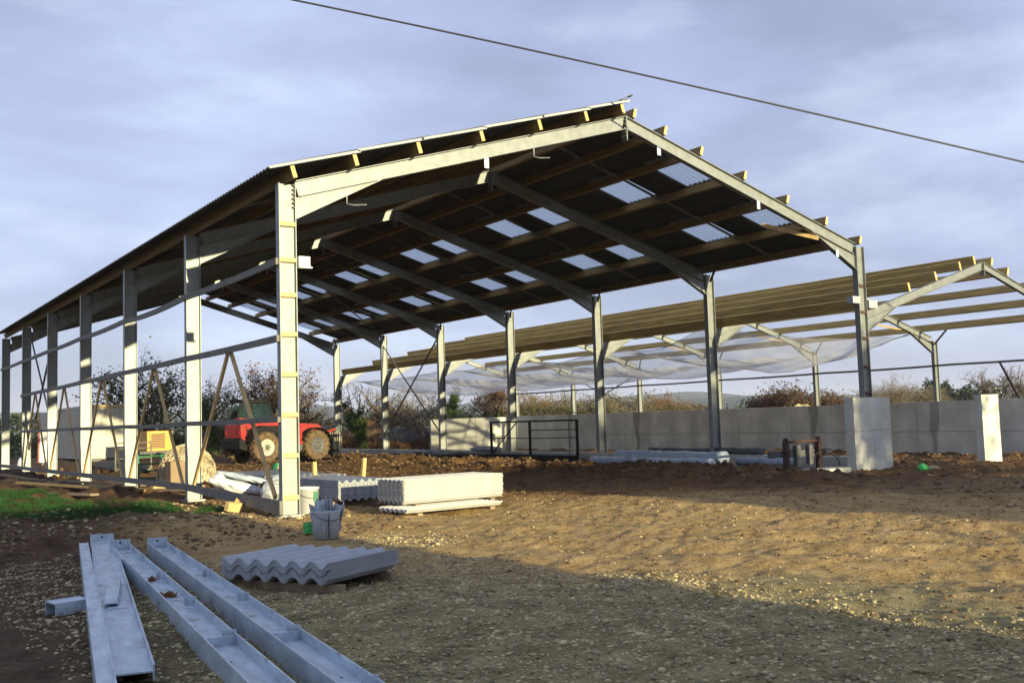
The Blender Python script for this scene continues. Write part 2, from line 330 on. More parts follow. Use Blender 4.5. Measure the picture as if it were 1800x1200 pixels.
gr = np_mesh('ground', np.stack([GX, GY, GZ], -1).reshape(-1, 3), fq, ground_material(), smooth=True); tag(gr, kind='structure')
def g1(x, y): return float(gh(x, y))

# distant hills
def hill(d0, z0, seed, a0, a1, zb, amp):
    n = 160; v = []; f = []
    for i in range(n + 1):
        a = a0 + (a1 - a0) * i / n; q = vnoise(np.array([i * 0.11 + seed]), np.array([seed * 1.7]))[0]; q2 = vnoise(np.array([i * 0.45 + seed]), np.array([seed * 2.1]))[0]
        h = z0 + amp * (q * 2 + 0.25 * q2)
        sx, sy = math.sin(a), math.cos(a)
        for dd, zz in ((d0 - 120, zb), (d0, h * 0.6), (d0 + 100, h), (d0 + 500, h * 0.5)): v.append((dd * sx, dd * sy, zz))
    for i in range(n):
        for k in range(3): b = i * 4 + k; f.append((b, b + 4, b + 5, b + 1))
    tag(np_mesh('hills', v, f, HILLM, smooth=True), kind='structure')
hill(900, 13, 3, -0.2, 1.5, -2, 7); hill(1500, 30, 9, -0.2, 1.5, -2, 12)

# ------------------------------------------------------------------ main barn
W, BAY, NB, H, APEX = 14.9349, 5.1779, 6, 5.5, 7.7095
SL = (APEX - H) / (W / 2); SA = math.atan(SL)
barn = thing('portal_frame_barn', 'large galvanised steel portal frame barn under construction, roofed in corrugated sheets, sides open', 'barn')
def column_mb(h, dx=0.30, dy=0.15):
    return MB().ibeam((0, 0, 0), (0, 0, h), dx, dy, (1, 0, 0))
colm = mesh_of('column', column_mb(H - 0.02), GALV)
colr = mesh_of('column_short', column_mb(H - 0.02 + 0.1), GALV)
plate = mesh_of('base_plate', MB().box(-0.2, 0.2, -0.13, 0.13, -0.02, 0.018), GALV)
tie = mesh_of('tie_block', MB().box(-0.134, 0.134, -0.069, -0.004, -0.035, 0.035), TIMBER2)
tier = mesh_of('tie_block_rusty', MB().box(-0.134, 0.134, -0.069, -0.004, -0.03, 0.03), RUST)
bolt = MB()
for i in range(6):
    z = H - 0.42 + i * 0.075
    bolt.box(0.10, 0.135, -0.062, -0.035, z, z + 0.025); bolt.box(0.10, 0.135, 0.035, 0.062, z, z + 0.025)
boltm = mesh_of('bolts', bolt, GREY)
for k in range(NB + 1):
    for side, X in ((-1, 0.0), (1, W)):
        c = ob('column', colm, barn, (X, k * BAY, 0.0 if side < 0 else 0.0)); ob('base_plate', plate, c, (0, 0, 0.02))
        b = tag(ob('bolts', boltm, c), kind='stuff')
        if side > 0: b.scale = (-1, 1, 1)
        if k == 0:
            if side < 0:
                for z in (0.31, 0.99, 1.65, 2.31, 2.97, 3.62, 4.20, 4.80): ob('tie_block', tie, c, (0, 0, z))
            else:
                for z in (1.85, 2.5, 3.2, 3.85, 4.5): ob('tie_block', tier, c, (0, 0, z))
# rafters
DR = 0.27
def rafter_mb(half, depth, wid, e):
    m = MB(); u = Vector((-math.sin(SA), 0, math.cos(SA))); d = Vector((math.cos(SA), 0, math.sin(SA)))
    a = Vector((0.155, 0, 0)) + d * 0 - u * 0; a.z = 0.155 * SL; b = Vector((half - 0.012, 0, (half - 0.012) * SL))
    off = u * (-depth / 2); m.ibeam(a + off, b + off, depth, wid, u, 0.013, 0.009); return m
def haunch_mb(wid, L1=1.75, dp=0.36, depth=DR):
    m = MB(); bz = -depth / math.cos(SA); x0 = 0.157; x1 = L1
    za, zb = x0 * SL + bz - 0.002, x1 * SL + bz - 0.002
    m.prism([(x0, za), (x1, zb), (x0, za - dp)], 'y', -0.005, 0.005)
    m.beam((x0, 0, za - dp), (x1, 0, zb), wid * 0.96, 0.014, (0, 0, 1)); return m
rfm = mesh_of('rafter', rafter_mb(W / 2, DR, 0.14, 0), GALV); hm = mesh_of('haunch', haunch_mb(0.14), GALV)
ap = mesh_of('apex_plate', MB().box(-0.011, 0.011, -0.085, 0.085, -0.52, 0.0), GALV)
apb = MB()
for i in range(5):
    for s in (-1, 1): apb.box(0.011, 0.035, s * 0.05 - 0.014, s * 0.05 + 0.014, -0.44 + i * 0.085, -0.415 + i * 0.085); apb.box(-0.035, -0.011, s * 0.05 - 0.014, s * 0.05 + 0.014, -0.44 + i * 0.085, -0.415 + i * 0.085)
apbm = mesh_of('bolts_apex', apb, GREY)
hook = mesh_of('bracing_bracket', MB().tube([(0, 0, 0), (0, 0, -0.16), (0.12, -0.02, -0.18), (0.36, -0.03, -0.15)], 0.012, 6), GALV)
cleat = mesh_of('flange_bracket', MB().box(-0.05, 0.05, -0.07, -0.055, -0.2, 0), GALV_NEW)
for k in range(NB + 1):
    for s in (1, -1):
        r = ob('rafter', rfm, barn, (0 if s > 0 else W, k * BAY, H + 0.0)); r.scale = (s, 1, 1)
        ob('haunch', hm, r)
        if k == 0:
            for xx, ty in ((1.1, 'h'), (5.1, 'h'), (3.95, 'c')) if s > 0 else ((6.6, 'c'), (3.6, 'c'), (0.9, 'c')):
                zz = xx * SL - DR / math.cos(SA) - (0.0 if xx > 1.75 else 0.13)
                ob('bracket', hook if ty == 'h' else cleat, r, (xx, -0.02, zz))
    a = ob('apex_plate', ap, barn, (W / 2, k * BAY, APEX - 0.003)); tag(ob('bolts', apbm, a), kind='stuff')
# purlins
PH, PT = 0.20, 0.075
LP = [0.03, 1.15, 2.39, 3.72, 5.05, 6.2, 7.16]; RP = [7.62, 8.47, 9.52, 10.86, 12.25, 13.60, 14.85]
def zt(x): return H + SL * (x if x < W / 2 else W - x)
def purlin_mesh(y0, y1, mtl, ph=PH, pt=PT):
    m = MB(); n = 16; rs = random.Random(int(y1 * 10))
    for i in range(n):
        a = y0 + (y1 - y0) * i / n; b = y0 + (y1 - y0) * (i + 1) / n; m.box(-pt / 2, pt / 2, a, b, 0, ph)
    return mesh_of('purlin', MB().box(-pt / 2, pt / 2, y0, y1, 0, ph), mtl)
pm = purlin_mesh(-0.36, NB * BAY + 0.3, TIMBER); pmr = purlin_mesh(-0.14, NB * BAY + 0.3, TIMBER); endcap = mesh_of('sawn_end', MB().box(-PT / 2 + 0.001, PT / 2 - 0.001, -0.366, -0.3605, 0.001, PH - 0.001), TIMBER2)
for xx in LP + RP:
    s = -SA if xx < W / 2 else SA
    p = ob('purlin', pm if xx < W / 2 else pmr, barn, (xx, 0, zt(xx) + 0.008), (0, s, 0)); ob('sawn_end', endcap, p, (0, 0 if xx < W / 2 else 0.22, 0))
# corrugated sheets
def corr_mesh(name, length, waves, pitch, amp, m, seg=6, th=0.008, lightm=False, jag=0):
    n = waves * seg; V = []; F = []
    for j, xx in enumerate((0, length)):
        for i in range(n + 1):
            y = i / seg * pitch; cc = math.cos(2 * math.pi * i / seg); z = amp * math.copysign(abs(cc) ** 0.72, cc)
            V.append((xx, y, z + th / 2)); V.append((xx, y, z - th / 2))
    a = lambda j, i, b: (j * (n + 1) + i) * 2 + b
    for i in range(n):
        F.append((a(0, i, 0), a(1, i, 0), a(1, i + 1, 0), a(0, i + 1, 0))); F.append((a(0, i + 1, 1), a(1, i + 1, 1), a(1, i, 1), a(0, i, 1)))
        for j in (0, 1): F.append((a(j, i, 0), a(j, i + 1, 0), a(j, i + 1, 1), a(j, i, 1)) if j == 0 else (a(j, i, 1), a(j, i + 1, 1), a(j, i + 1, 0), a(j, i, 0)))
    F.append((a(0, 0, 0), a(0, 0, 1), a(1, 0, 1), a(1, 0, 0))); F.append((a(0, n, 1), a(0, n, 0), a(1, n, 0), a(1, n, 1)))
    mb = MB(); mb.v = V; mb.f = F; return mesh_of(name, mb, m)
SWID = 1.08
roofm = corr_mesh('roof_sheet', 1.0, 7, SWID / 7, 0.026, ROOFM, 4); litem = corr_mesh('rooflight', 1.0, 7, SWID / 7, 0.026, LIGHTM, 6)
LROWS = [-0.42, 1.15, 2.39, 3.72, 5.05, 6.2, 7.24]; RROWS = [7.50, 8.47, 9.52, 10.86, 12.25, 13.60, 15.12]
NS = 29; sheets = []
for i in range(NS):
    y = -0.42 + i * SWID
    for r in range(6):
        a, b = LROWS[r], LROWS[r + 1]; L = (b - a) / math.cos(SA) + (0.14 if r < 5 else 0)
        # placed so the upper sheet laps over the lower one
        sheets.append((y, Vector((a, y, H + SL * a + 0.008 + PH / math.cos(SA) + 0.036 + (0.009 if r % 2 else 0))), L, -SA, False))
        a, b = RROWS[r], RROWS[r + 1]; L = (b - a) / math.cos(SA) + (0.14 if r < 5 else 0)
        if i >= 1:
            lt = (r in (2, 4)) and (i % 5 in (1, 3))
            sheets.append((y, Vector((a, y, H + SL * (W - a) + 0.008 + PH / math.cos(SA) + 0.036 + (0.009 if r % 2 else 0))), L, SA, lt))
nparts = 0; rest = MB()
for y, p, L, a, lt in sheets:
    if lt:
        o = ob('rooflight', litem, barn, p, (0, a, 0)); o.scale = (L, 1, 1)
        if y < 1: pass
        continue
    if nparts < 296 and not (nparts >= 296):
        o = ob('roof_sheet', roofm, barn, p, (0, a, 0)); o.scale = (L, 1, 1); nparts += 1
    else:
        M = Matrix.Translation(p) @ Matrix.Rotation(a, 4, 'Y') @ Matrix.Diagonal((L, 1, 1, 1)); n = len(rest.v)
        rest.v += [tuple(M @ v.co) for v in roofm.vertices]; rest.f += [tuple(n + q for q in f.vertices) for f in roofm.polygons]
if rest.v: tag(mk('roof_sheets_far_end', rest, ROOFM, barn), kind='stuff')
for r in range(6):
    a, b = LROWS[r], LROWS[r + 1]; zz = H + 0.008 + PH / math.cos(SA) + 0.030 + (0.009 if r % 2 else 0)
    mk('lit_edge_strip', MB().beam((a - 0.02, -0.43, zz + SL * a), (b + 0.03, -0.43, zz + SL * b), 0.012, 0.045, (-SL, 0, 1)), SHEETM, barn)  # pale strip added to stand in for sunlight on the sheet edges
# loose bent strip at the ridge end
mk('ridge_flap', MB().beam((7.02, -0.42, 7.88), (7.22, -0.45, 7.98), 0.12, 0.012, (0, 0, 1)).beam((7.22, -0.45, 7.98), (7.29, -0.46, 7.99), 0.14, 0.02), GREY, barn)
# roof tie rails between purlins (mid bay), seen from below
tm = MB()
for k in range(NB):
    y = (k + 0.5) * BAY
    for P in (LP, RP):
        for a, b in zip(P[:-1], P[1:]):
            z0, z1 = zt(a) + 0.07, zt(b) + 0.07
            mk('purlin_tie', MB().beam((a + 0.05, y, z0), (b - 0.05, y, z1), 0.045, 0.045), GALV_RUST, barn)
# side girts on the left: they sag between the columns
def sag_rail(name, X, z, y0, y1, sag, parent, mtl, w=0.05, h=0.11, step=12):
    m = MB(); bays = max(1, round((y1 - y0) / BAY))
    pts = []
    for b in range(bays):
        for i in range(step):
            t = i / step; yy = y0 + (y1 - y0) * (b + t) / bays; pts.append(Vector((X, yy, z - sag[b % len(sag)] * 4 * t * (1 - t))))
    pts.append(Vector((X, y1, z)))
    for a, b in zip(pts[:-1], pts[1:]):
        m.beam(a, b, w, h)
    return mk(name, m, mtl, parent)
GX0 = -0.182
sag_rail('side_rail', GX0, 4.17, -0.05, 6 * BAY, [0.03, 0.06, 0.03, 0.02, 0.01, 0.01], barn, GALV_RUST)
sag_rail('side_rail', GX0, 2.90, -0.05, 5 * BAY, [0.01, 0.01, 0.01, 0.01, 0.0], barn, GALV_RUST)
sag_rail('side_rail', GX0, 1.58, -0.05, 5 * BAY, [0.01, 0.02, 0.01, 0.0, 0.0], barn, GALV_RUST, 0.05, 0.09)
mk('side_rail', MB().beam((GX0, -0.1, 0.16), (GX0 + 0.02, BAY, 0.30), 0.06, 0.22, w1=0.06, h1=0.12).beam((GX0 + 0.02, BAY, 0.30), (GX0, 6 * BAY, 0.22), 0.06, 0.12), GALV_RUST, barn)
for k in range(5):
    y = k * BAY
    for (ya, yb) in ((y + 2.5, y + 0.35), (y + 2.65, y + 4.85)):
        mk('timber_prop', MB().beam((GX0 + 0.075, ya, 2.86), (GX0 + 0.075, yb, 0.30), 0.045, 0.085, (0, 1, 0)), TIMBER2, barn)
for X, off in ((0.0, 0.1), (W, -0.1)):
    y0, y1 = 4 * BAY, 5 * BAY
    mk('cross_brace', MB().tube([(X + off, y0, 5.0), (X + off, y1, 0.9)], 0.035, 6), GREY, barn)
    mk('cross_brace', MB().tube([(X + off + 0.07, y1, 5.0), (X + off + 0.07, y0, 0.9)], 0.03, 6), GREY, barn)
# roof wind bracing, far bay
for a, b in (((9.4, 4 * BAY), (W, 5 * BAY)), ((W, 4 * BAY), (9.4, 5 * BAY)), ((5.5, 5 * BAY), (0, 4 * BAY))):
    mk('roof_brace', MB().tube([(a[0], a[1], zt(a[0]) - 0.1), (b[0], b[1], zt(b[0]) - 0.1)], 0.03, 6), GREY, barn)
for k in range(1, NB + 1):
    mk('eaves_stay', MB().beam((W - 0.02, k * BAY - 0.1, 5.28), (W - 0.55, k * BAY - 0.95, zt(W - 0.55) + 0.02), 0.05, 0.05), RUST, barn)
mk('diagonal_batten', MB().beam((13.35, -0.10, 5.56), (12.65, 1.0, 6.02), 0.045, 0.09), TIMBER2, barn)
fl = thing('floodlight', 'small white box light fixed high on the nearest barn column', 'light', (0.15, -0.09, 4.07))
mk('housing', MB().box(0.005, 0.20, -0.07, 0.0, 0.02, 0.19), WHITE, fl); mk('bracket', MB().box(0.003, 0.23, -0.09, 0.02, -0.005, 0.018), WHITE, fl)

# ------------------------------------------------------------------ second barn (frame only)
W2, APX2 = 10.8352, 5.4362
E2 = APX2 - SL * W2 / 2
b2 = thing('timber_purlin_barn', 'lower open barn frame to the right with bare timber purlins and no roof sheets', 'barn', (W, 0, 0))
DR2 = 0.20
r2m = mesh_of('rafter_low', rafter_mb(W2 / 2, DR2, 0.11, 0), GALV); h2m = mesh_of('haunch_low', haunch_mb(0.11, 1.35, 0.32, DR2), GALV)
c2m = mesh_of('column_low', MB().ibeam((0, 0, 0), (0, 0, E2 + 0.02), 0.22, 0.12, (1, 0, 0)), GALV)
ap2 = mesh_of('apex_plate_low', MB().box(-0.010, 0.010, -0.07, 0.07, -0.38, 0.0), GALV)
for k in range(NB + 1):
    for s in (1, -1):
        r = ob('rafter', r2m, b2, (0 if s > 0 else W2, k * BAY, E2)); r.scale = (s, 1, 1); ob('haunch', h2m, r)
    ob('apex_plate', ap2, b2, (W2 / 2, k * BAY, APX2 - 0.003)); ob('column', c2m, b2, (W2 + 0.0, k * BAY, -0.1))
def zt2(x): return E2 + SL * (x if x < W2 / 2 else W2 - x)
P2L = [0.45, 2.15, 3.35, 4.5, 5.2]; P2R = [5.72, 6.5, 7.7, 8.9, 10.1]
pmL = mesh_of('purlin_a', MB().box(-0.04, 0.04, 0.07, NB * BAY + 0.2, 0, 0.235), TIMBERN)
pmR = mesh_of('purlin_b', MB().box(-0.04, 0.04, -0.10, NB * BAY + 0.2, 0, 0.225), TIMBERN)
eav = mesh_of('eaves_beam', MB().box(-0.045, 0.045, 0.12, NB * BAY + 0.2, 0, 0.28), TIMBERN)
for xx, sh in zip(P2L, (0, 0, -1.2, -2.4, -3.2)):
    me = eav if xx < 1 else mesh_of('purlin_c', MB().box(-0.04, 0.04, 0.07, NB * BAY + 0.2 + sh * 1.3, 0, 0.235), TIMBERN)
    p = ob('purlin', me, b2, (xx, 0, zt2(xx) + 0.006), (0, -SA, 0))
    mk('sawn_end', MB().box(-0.037, 0.037, 0.062, 0.0695, 0.002, 0.233), TIMBER2, p)
for xx in P2R:
    p = ob('purlin', pmR, b2, (xx, 0, zt2(xx) + 0.006), (0, SA, 0)); mk('sawn_end', MB().box(-0.037, 0.037, -0.108, -0.1005, 0.002, 0.223), TIMBER2, p)
sag_rail('side_rail', W2 - 0.135, 2.89, -1.2 * BAY, 6 * BAY, [0.02], b2, GALV_RUST, 0.05, 0.07)
mk('leaning_stay', MB().beam((W2 - 0.14, 2.75, 2.86), (W2 - 0.14, 2.2, 1.7), 0.05, 0.05), RUST, b2)
for k in range(0, NB + 1):
    mk('eaves_stay', MB().beam((W2 - 0.05, k * BAY - 0.05, E2 - 0.2), (W2 - 0.7, k * BAY - 0.95, zt2(W2 - 0.7)), 0.045, 0.045), RUST, b2)
    if k: mk('fly_brace', MB().beam((W2 - 0.95, k * BAY, zt2(W2 - 0.95) - 0.1), (W2 - 1.9, k * BAY + 1.2, zt2(W2 - 1.9) + 0.05), 0.05, 0.06), TIMBER2, b2)
for a, b in (((W2, 4 * BAY, 3.5), (W2, 5 * BAY, 1.7)), ((W2, 5 * BAY, 3.5), (W2, 4 * BAY, 1.7))):
    mk('cross_brace', MB().tube([a, b], 0.03, 6), GALV, b2)
# connection blocks at the shared front column
mk('bearing_block', MB().box(0.17, 0.50, -0.12, 0.10, 3.95, 4.15), SHEETM, b2); mk('bearing_block', MB().box(-0.45, -0.17, -0.12, 0.05, 4.05, 4.22), SHEETM, b2)

# netting slung under the second roof
def netting():
    nyv, nxv = 330, 120; v = []; f = []
    Y = np.linspace(5.5, 30.5, nyv); X = np.linspace(15.6, 25.2, nxv)
    def zf(x, y):
        u = (x - 15.4) / 10.2; base = 3.62 + 0.15 * np.sin(u * math.pi)
        bay = np.abs(np.sin(y / BAY * math.pi))
        z = base - 0.95 * np.sin(np.clip(u, 0, 1) * math.pi) ** 0.8 * (0.35 + 0.65 * bay ** 0.7) + 0.16 * vnoise(x * 0.7, y * 0.6) + 0.06 * vnoise(x * 2.1, y * 2.3)
        return z + 0.5 * (1 - sst(y, 5.5, 8.5))
    hw = 0.018
    for yy in Y:
        n = len(v); zz = zf(X, yy + 0 * X)
        for i in range(nxv): v += [(X[i], yy - hw, zz[i]), (X[i], yy + hw, zz[i])]
        f += [(n + 2 * i, n + 2 * i + 2, n + 2 * i + 3, n + 2 * i + 1) for i in range(nxv - 1)]
    for xx in X:
        n = len(v); zz = zf(xx + 0 * Y, Y)
        for i in range(0, nyv): v += [(xx - hw, Y[i], zz[i] + 0.002), (xx + hw, Y[i], zz[i] + 0.002)]
        f += [(n + 2 * i, n + 2 * i + 2, n + 2 * i + 3, n + 2 * i + 1) for i in range(nyv - 1)]
    o = np_mesh('safety_net', v, f, NETM); tag(o, 'fine white safety netting sagging beneath the unroofed timber purlins', 'net')
    e = MB()
    for xx in (15.6, 25.2):
        e.tube([(xx, y, float(zf(np.array([xx]), np.array([y]))[0])) for y in np.linspace(5.5, 30.5, 60)], 0.012, 5)
    mk('edge_rope', e, NETM, o)
netting()

# ------------------------------------------------------------------ concrete walls
def panel_mesh(L, Hh, th=0.14, b=0.008):
    m = MB(); m.v = []
    def ring(x, i): return [(x, i, i), (x, L - i, i), (x, L - i, Hh - i), (x, i, Hh - i)]
    m.v = ring(0, b) + ring(b, 0) + ring(th, 0); m.f = [(3, 2, 1, 0), (8, 9, 10, 11)]
    for a in (0, 4):
        for k in range(4): q = (k + 1) % 4; m.f.append((a + k, a + q, a + 4 + q, a + 4 + k))
    return mesh_of('panel', m, CONC)
sw = thing('retaining_wall', 'long grey precast concrete panel wall running along the right side of the lower barn', 'wall', (25.50, 0, 0))
pl1, pl2 = panel_mesh(2.785, 1.03), panel_mesh(2.785, 1.08)
y = 31.05 - 2.8
while y > -12:
    a = ob('panel', pl1, sw, (rnd.uniform(-.004, .004), y + 0.007, 0.62)); b = ob('panel', pl2, sw, (rnd.uniform(-.004, .004), y + 0.007, -0.47)); y -= 2.8
ew = thing('end_wall', 'sunlit pale concrete panel wall across the far end of the lower barn', 'wall', (20.25, 31.1, 0), math.pi / 2)
for i in range(2):
    for me, z in ((pl1, 0.60), (pl2, -0.49)): ob('panel', me, ew, (0.0, -2.8 * (i + 1) + 0.007, z))
def pier(label, x, y, w, d, z0, z1, loc_split):
    t = thing('concrete_pier', label, 'concrete pier', (x, y, 0), 0, None)
    zs = z0 + (z1 - z0) * 0.58
    mk('panel', MB().box(0, w, 0, d, zs + 0.006, z1), CONC, t)
    if loc_split: mk('panel', MB().box(0, w * loc_split - 0.005, 0, d, z0, zs), CONC, t); mk('panel', MB().box(w * loc_split + 0.005, w, 0, d, z0, zs), CONC, t)
    else: mk('panel', MB().box(0, w, 0, d, z0, zs), CONC, t)
pier('wide concrete pier in front of the foot of the barn corner column', 13.93, -0.38, 1.40, 0.26, -0.15, 1.74, 0.5)
pier('narrower concrete pier standing alone further right near the long wall', 19.9, 0.0, 0.82, 0.22, -0.35, 1.76, 0)
pth = thing('concrete_plinth', 'low concrete ground beam along the inner side of the big barn', 'plinth', (14.66, 0, 0))
for i in range(10): mk('kerb_block', MB().box(0, 0.5, i * 3.12 + 0.01, i * 3.12 + 3.11, -0.25, 0.30), CONC, pth)
mk('footing_slab', MB().box(12.7, 13.91, -0.25, 0.25, -0.2, 0.10), CONC).name = 'footing_slab'
tag(bpy.data.objects['footing_slab'], 'small flat concrete footing slab left of the wide pier', 'slab')

# ------------------------------------------------------------------ overhead cable
def cable():
    a, b, c = [CAM + Vector(d) * t for d, t in (((0.378, 0.917, 0.417), 19), ((0.648, 0.741, 0.338), 19.6), ((0.974, 0.529, 0.237), 20))]
    P = []
    for i in range(81):
        t = -1.6 + 4.2 * i / 80
        l0 = (t - 1) * (t - 2) / 2; l1 = -t * (t - 2); l2 = t * (t - 1) / 2
        P.append(a * l0 + b * l1 + c * l2)
    tag(mk('overhead_cable', MB().tube(P, 0.018, 6), CABLE, smooth=True), 'thin dark overhead cable crossing the sky above the barn roof', 'cable')
cable()

# ------------------------------------------------------------------ stones and clods
def ico():
    t = (1 + 5 ** .5) / 2; v = np.array([(-1, t, 0), (1, t, 0), (-1, -t, 0), (1, -t, 0), (0, -1, t), (0, 1, t), (0, -1, -t), (0, 1, -t), (t, 0, -1), (t, 0, 1), (-t, 0, -1), (-t, 0, 1)]) / 1.9
    f = np.array([(0, 11, 5), (0, 5, 1), (0, 1, 7), (0, 7, 10), (0, 10, 11), (1, 5, 9), (5, 11, 4), (11, 10, 2), (10, 7, 6), (7, 1, 8), (3, 9, 4), (3, 4, 2), (3, 2, 6), (3, 6, 8), (3, 8, 9), (4, 9, 5), (2, 4, 11), (6, 2, 10), (8, 6, 7), (9, 8, 1)])
    return v, f
IV, IF = ico()
def scatter(name, P, S, m, flat=0.6, sink=0.25):
    n = len(P); A = RS.rand(n, 3) * 2 * math.pi; V = IV[None] * (1 + 0.35 * (RS.rand(n, 12, 1) - 0.5)) * (0.65 + 0.7 * RS.rand(n, 1, 3))
    c, s = np.cos(A[:, 0])[:, None], np.sin(A[:, 0])[:, None]; x = V[..., 0] * c - V[..., 1] * s; yv = V[..., 0] * s + V[..., 1] * c; z = V[..., 2] * flat
    V = np.stack([x, yv, z], -1) * S[:, None, None]
    Z = gh(P[:, 0], P[:, 1]) + S * flat * (0.5 - sink)
    V += np.stack([P[:, 0], P[:, 1], Z], -1)[:, None, :]
    F = (IF[None] + 12 * np.arange(n)[:, None, None]).reshape(-1, 3)
    return tag(np_mesh(name, V.reshape(-1, 3), F, m), kind='stuff')
def pts(n, x0, x1, y0, y1): return np.stack([RS.uniform(x0, x1, n), RS.uniform(y0, y1, n)], -1)
P = pts(42000, -5.8, 1.2, -12.8, -3.0); keep = (P[:, 0] * .75 + P[:, 1] * .55 + 5 * vnoise(P[:, 0] * .5, P[:, 1] * .5) < -3.6) & (P[:, 0] > -5.2 + 1.6 * RS.rand(len(P)) ** 2) & (vnoise(P[:, 0] * 1.3 + 9, P[:, 1] * 1.3) > -0.9 + 0.9 * RS.rand(len(P))); P = P[keep & (P[:, 0] < 0.1 + 0.9 * vnoise(P[:, 0] * .7, P[:, 1] * .7) + 0.6 * RS.rand(len(P)) ** 3)]
S = 0.006 + 0.009 * RS.rand(len(P)) ** 1.5 + 0.016 * (RS.rand(len(P)) ** 10)
scatter('gravel', P, S, STONEM)
P = pts(6000, -0.5, 9, -13, 5); S = 0.005 + 0.018 * RS.rand(len(P)) ** 6; scatter('scattered_stones', P, S, STONEM)
P = pts(5000, -5.5, 1.2, -3.2, 5.5); S = 0.008 + 0.04 * RS.rand(len(P)) ** 5; scatter('dug_soil_clods', P, S, CLODM, 0.7)
P = pts(16000, -0.5, 12, -13, 3); P = P[vnoise(P[:, 0] * 0.9, P[:, 1] * 0.9 + 7) > -0.5 + 0.75 * RS.rand(len(P))]; S = 0.008 + 0.022 * RS.rand(len(P)) ** 4; scatter('yard_soil_clods', P, S, CLODM, 0.55, 0.3)
P = pts(9000, 0, 15, 1, 26); S = 0.012 + 0.055 * RS.rand(len(P)) ** 5; scatter('interior_soil_clods', P, S, CLODM, 0.7)
P = pts(3000, 10.2, 12.9, -1, 26); S = 0.02 + 0.07 * RS.rand(len(P)) ** 4; scatter('soil_lumps_by_plinth', P, S, CLODM, 0.7)
P = pts(3500, 10, 25, -6, 6); S = 0.015 + 0.07 * RS.rand(len(P)) ** 5; scatter('soil_lumps_right', P, S, CLODM, 0.7)
P = pts(1800, -4.5, 0.9, -1.0, 5); S = 0.010 + 0.045 * RS.rand(len(P)) ** 6; scatter('pale_stones', P, S, STONEM)

# grass
def grass(name, P, h):
    n = len(P); a = RS.rand(n) * 6.28; w = 0.006; hh = h * (0.5 + RS.rand(n)); z = gh(P[:, 0], P[:, 1]) - 0.01
    dx, dy = np.cos(a) * w, np.sin(a) * w; lx, ly = RS.randn(n) * 0.03, RS.randn(n) * 0.03
    V = np.stack([np.stack([P[:, 0] - dx, P[:, 1] - dy, z], -1), np.stack([P[:, 0] + dx, P[:, 1] + dy, z], -1), np.stack([P[:, 0] + lx, P[:, 1] + ly, z + hh], -1)], 1)
    tag(np_mesh(name, V.reshape(-1, 3), np.arange(3 * n).reshape(-1, 3), GRASSM), kind='stuff')
P = pts(190000, -6.5, 0.4, 1.6, 17)
edge = P[:, 0] + 0.22 * (P[:, 1] - 2) + 1.2 * vnoise(P[:, 0] * .9, P[:, 1] * .9)
P = P[(edge < -0.25) & (P[:, 1] + 0.8 * vnoise(P[:, 0] * 1.5, P[:, 1]) + 0.35 * (P[:, 0] + 2.5) > 2.4) & (vnoise(P[:, 0] * 2.5, P[:, 1] * 2.5 + 4) > -0.33)]
grass('grass', P, 0.07)

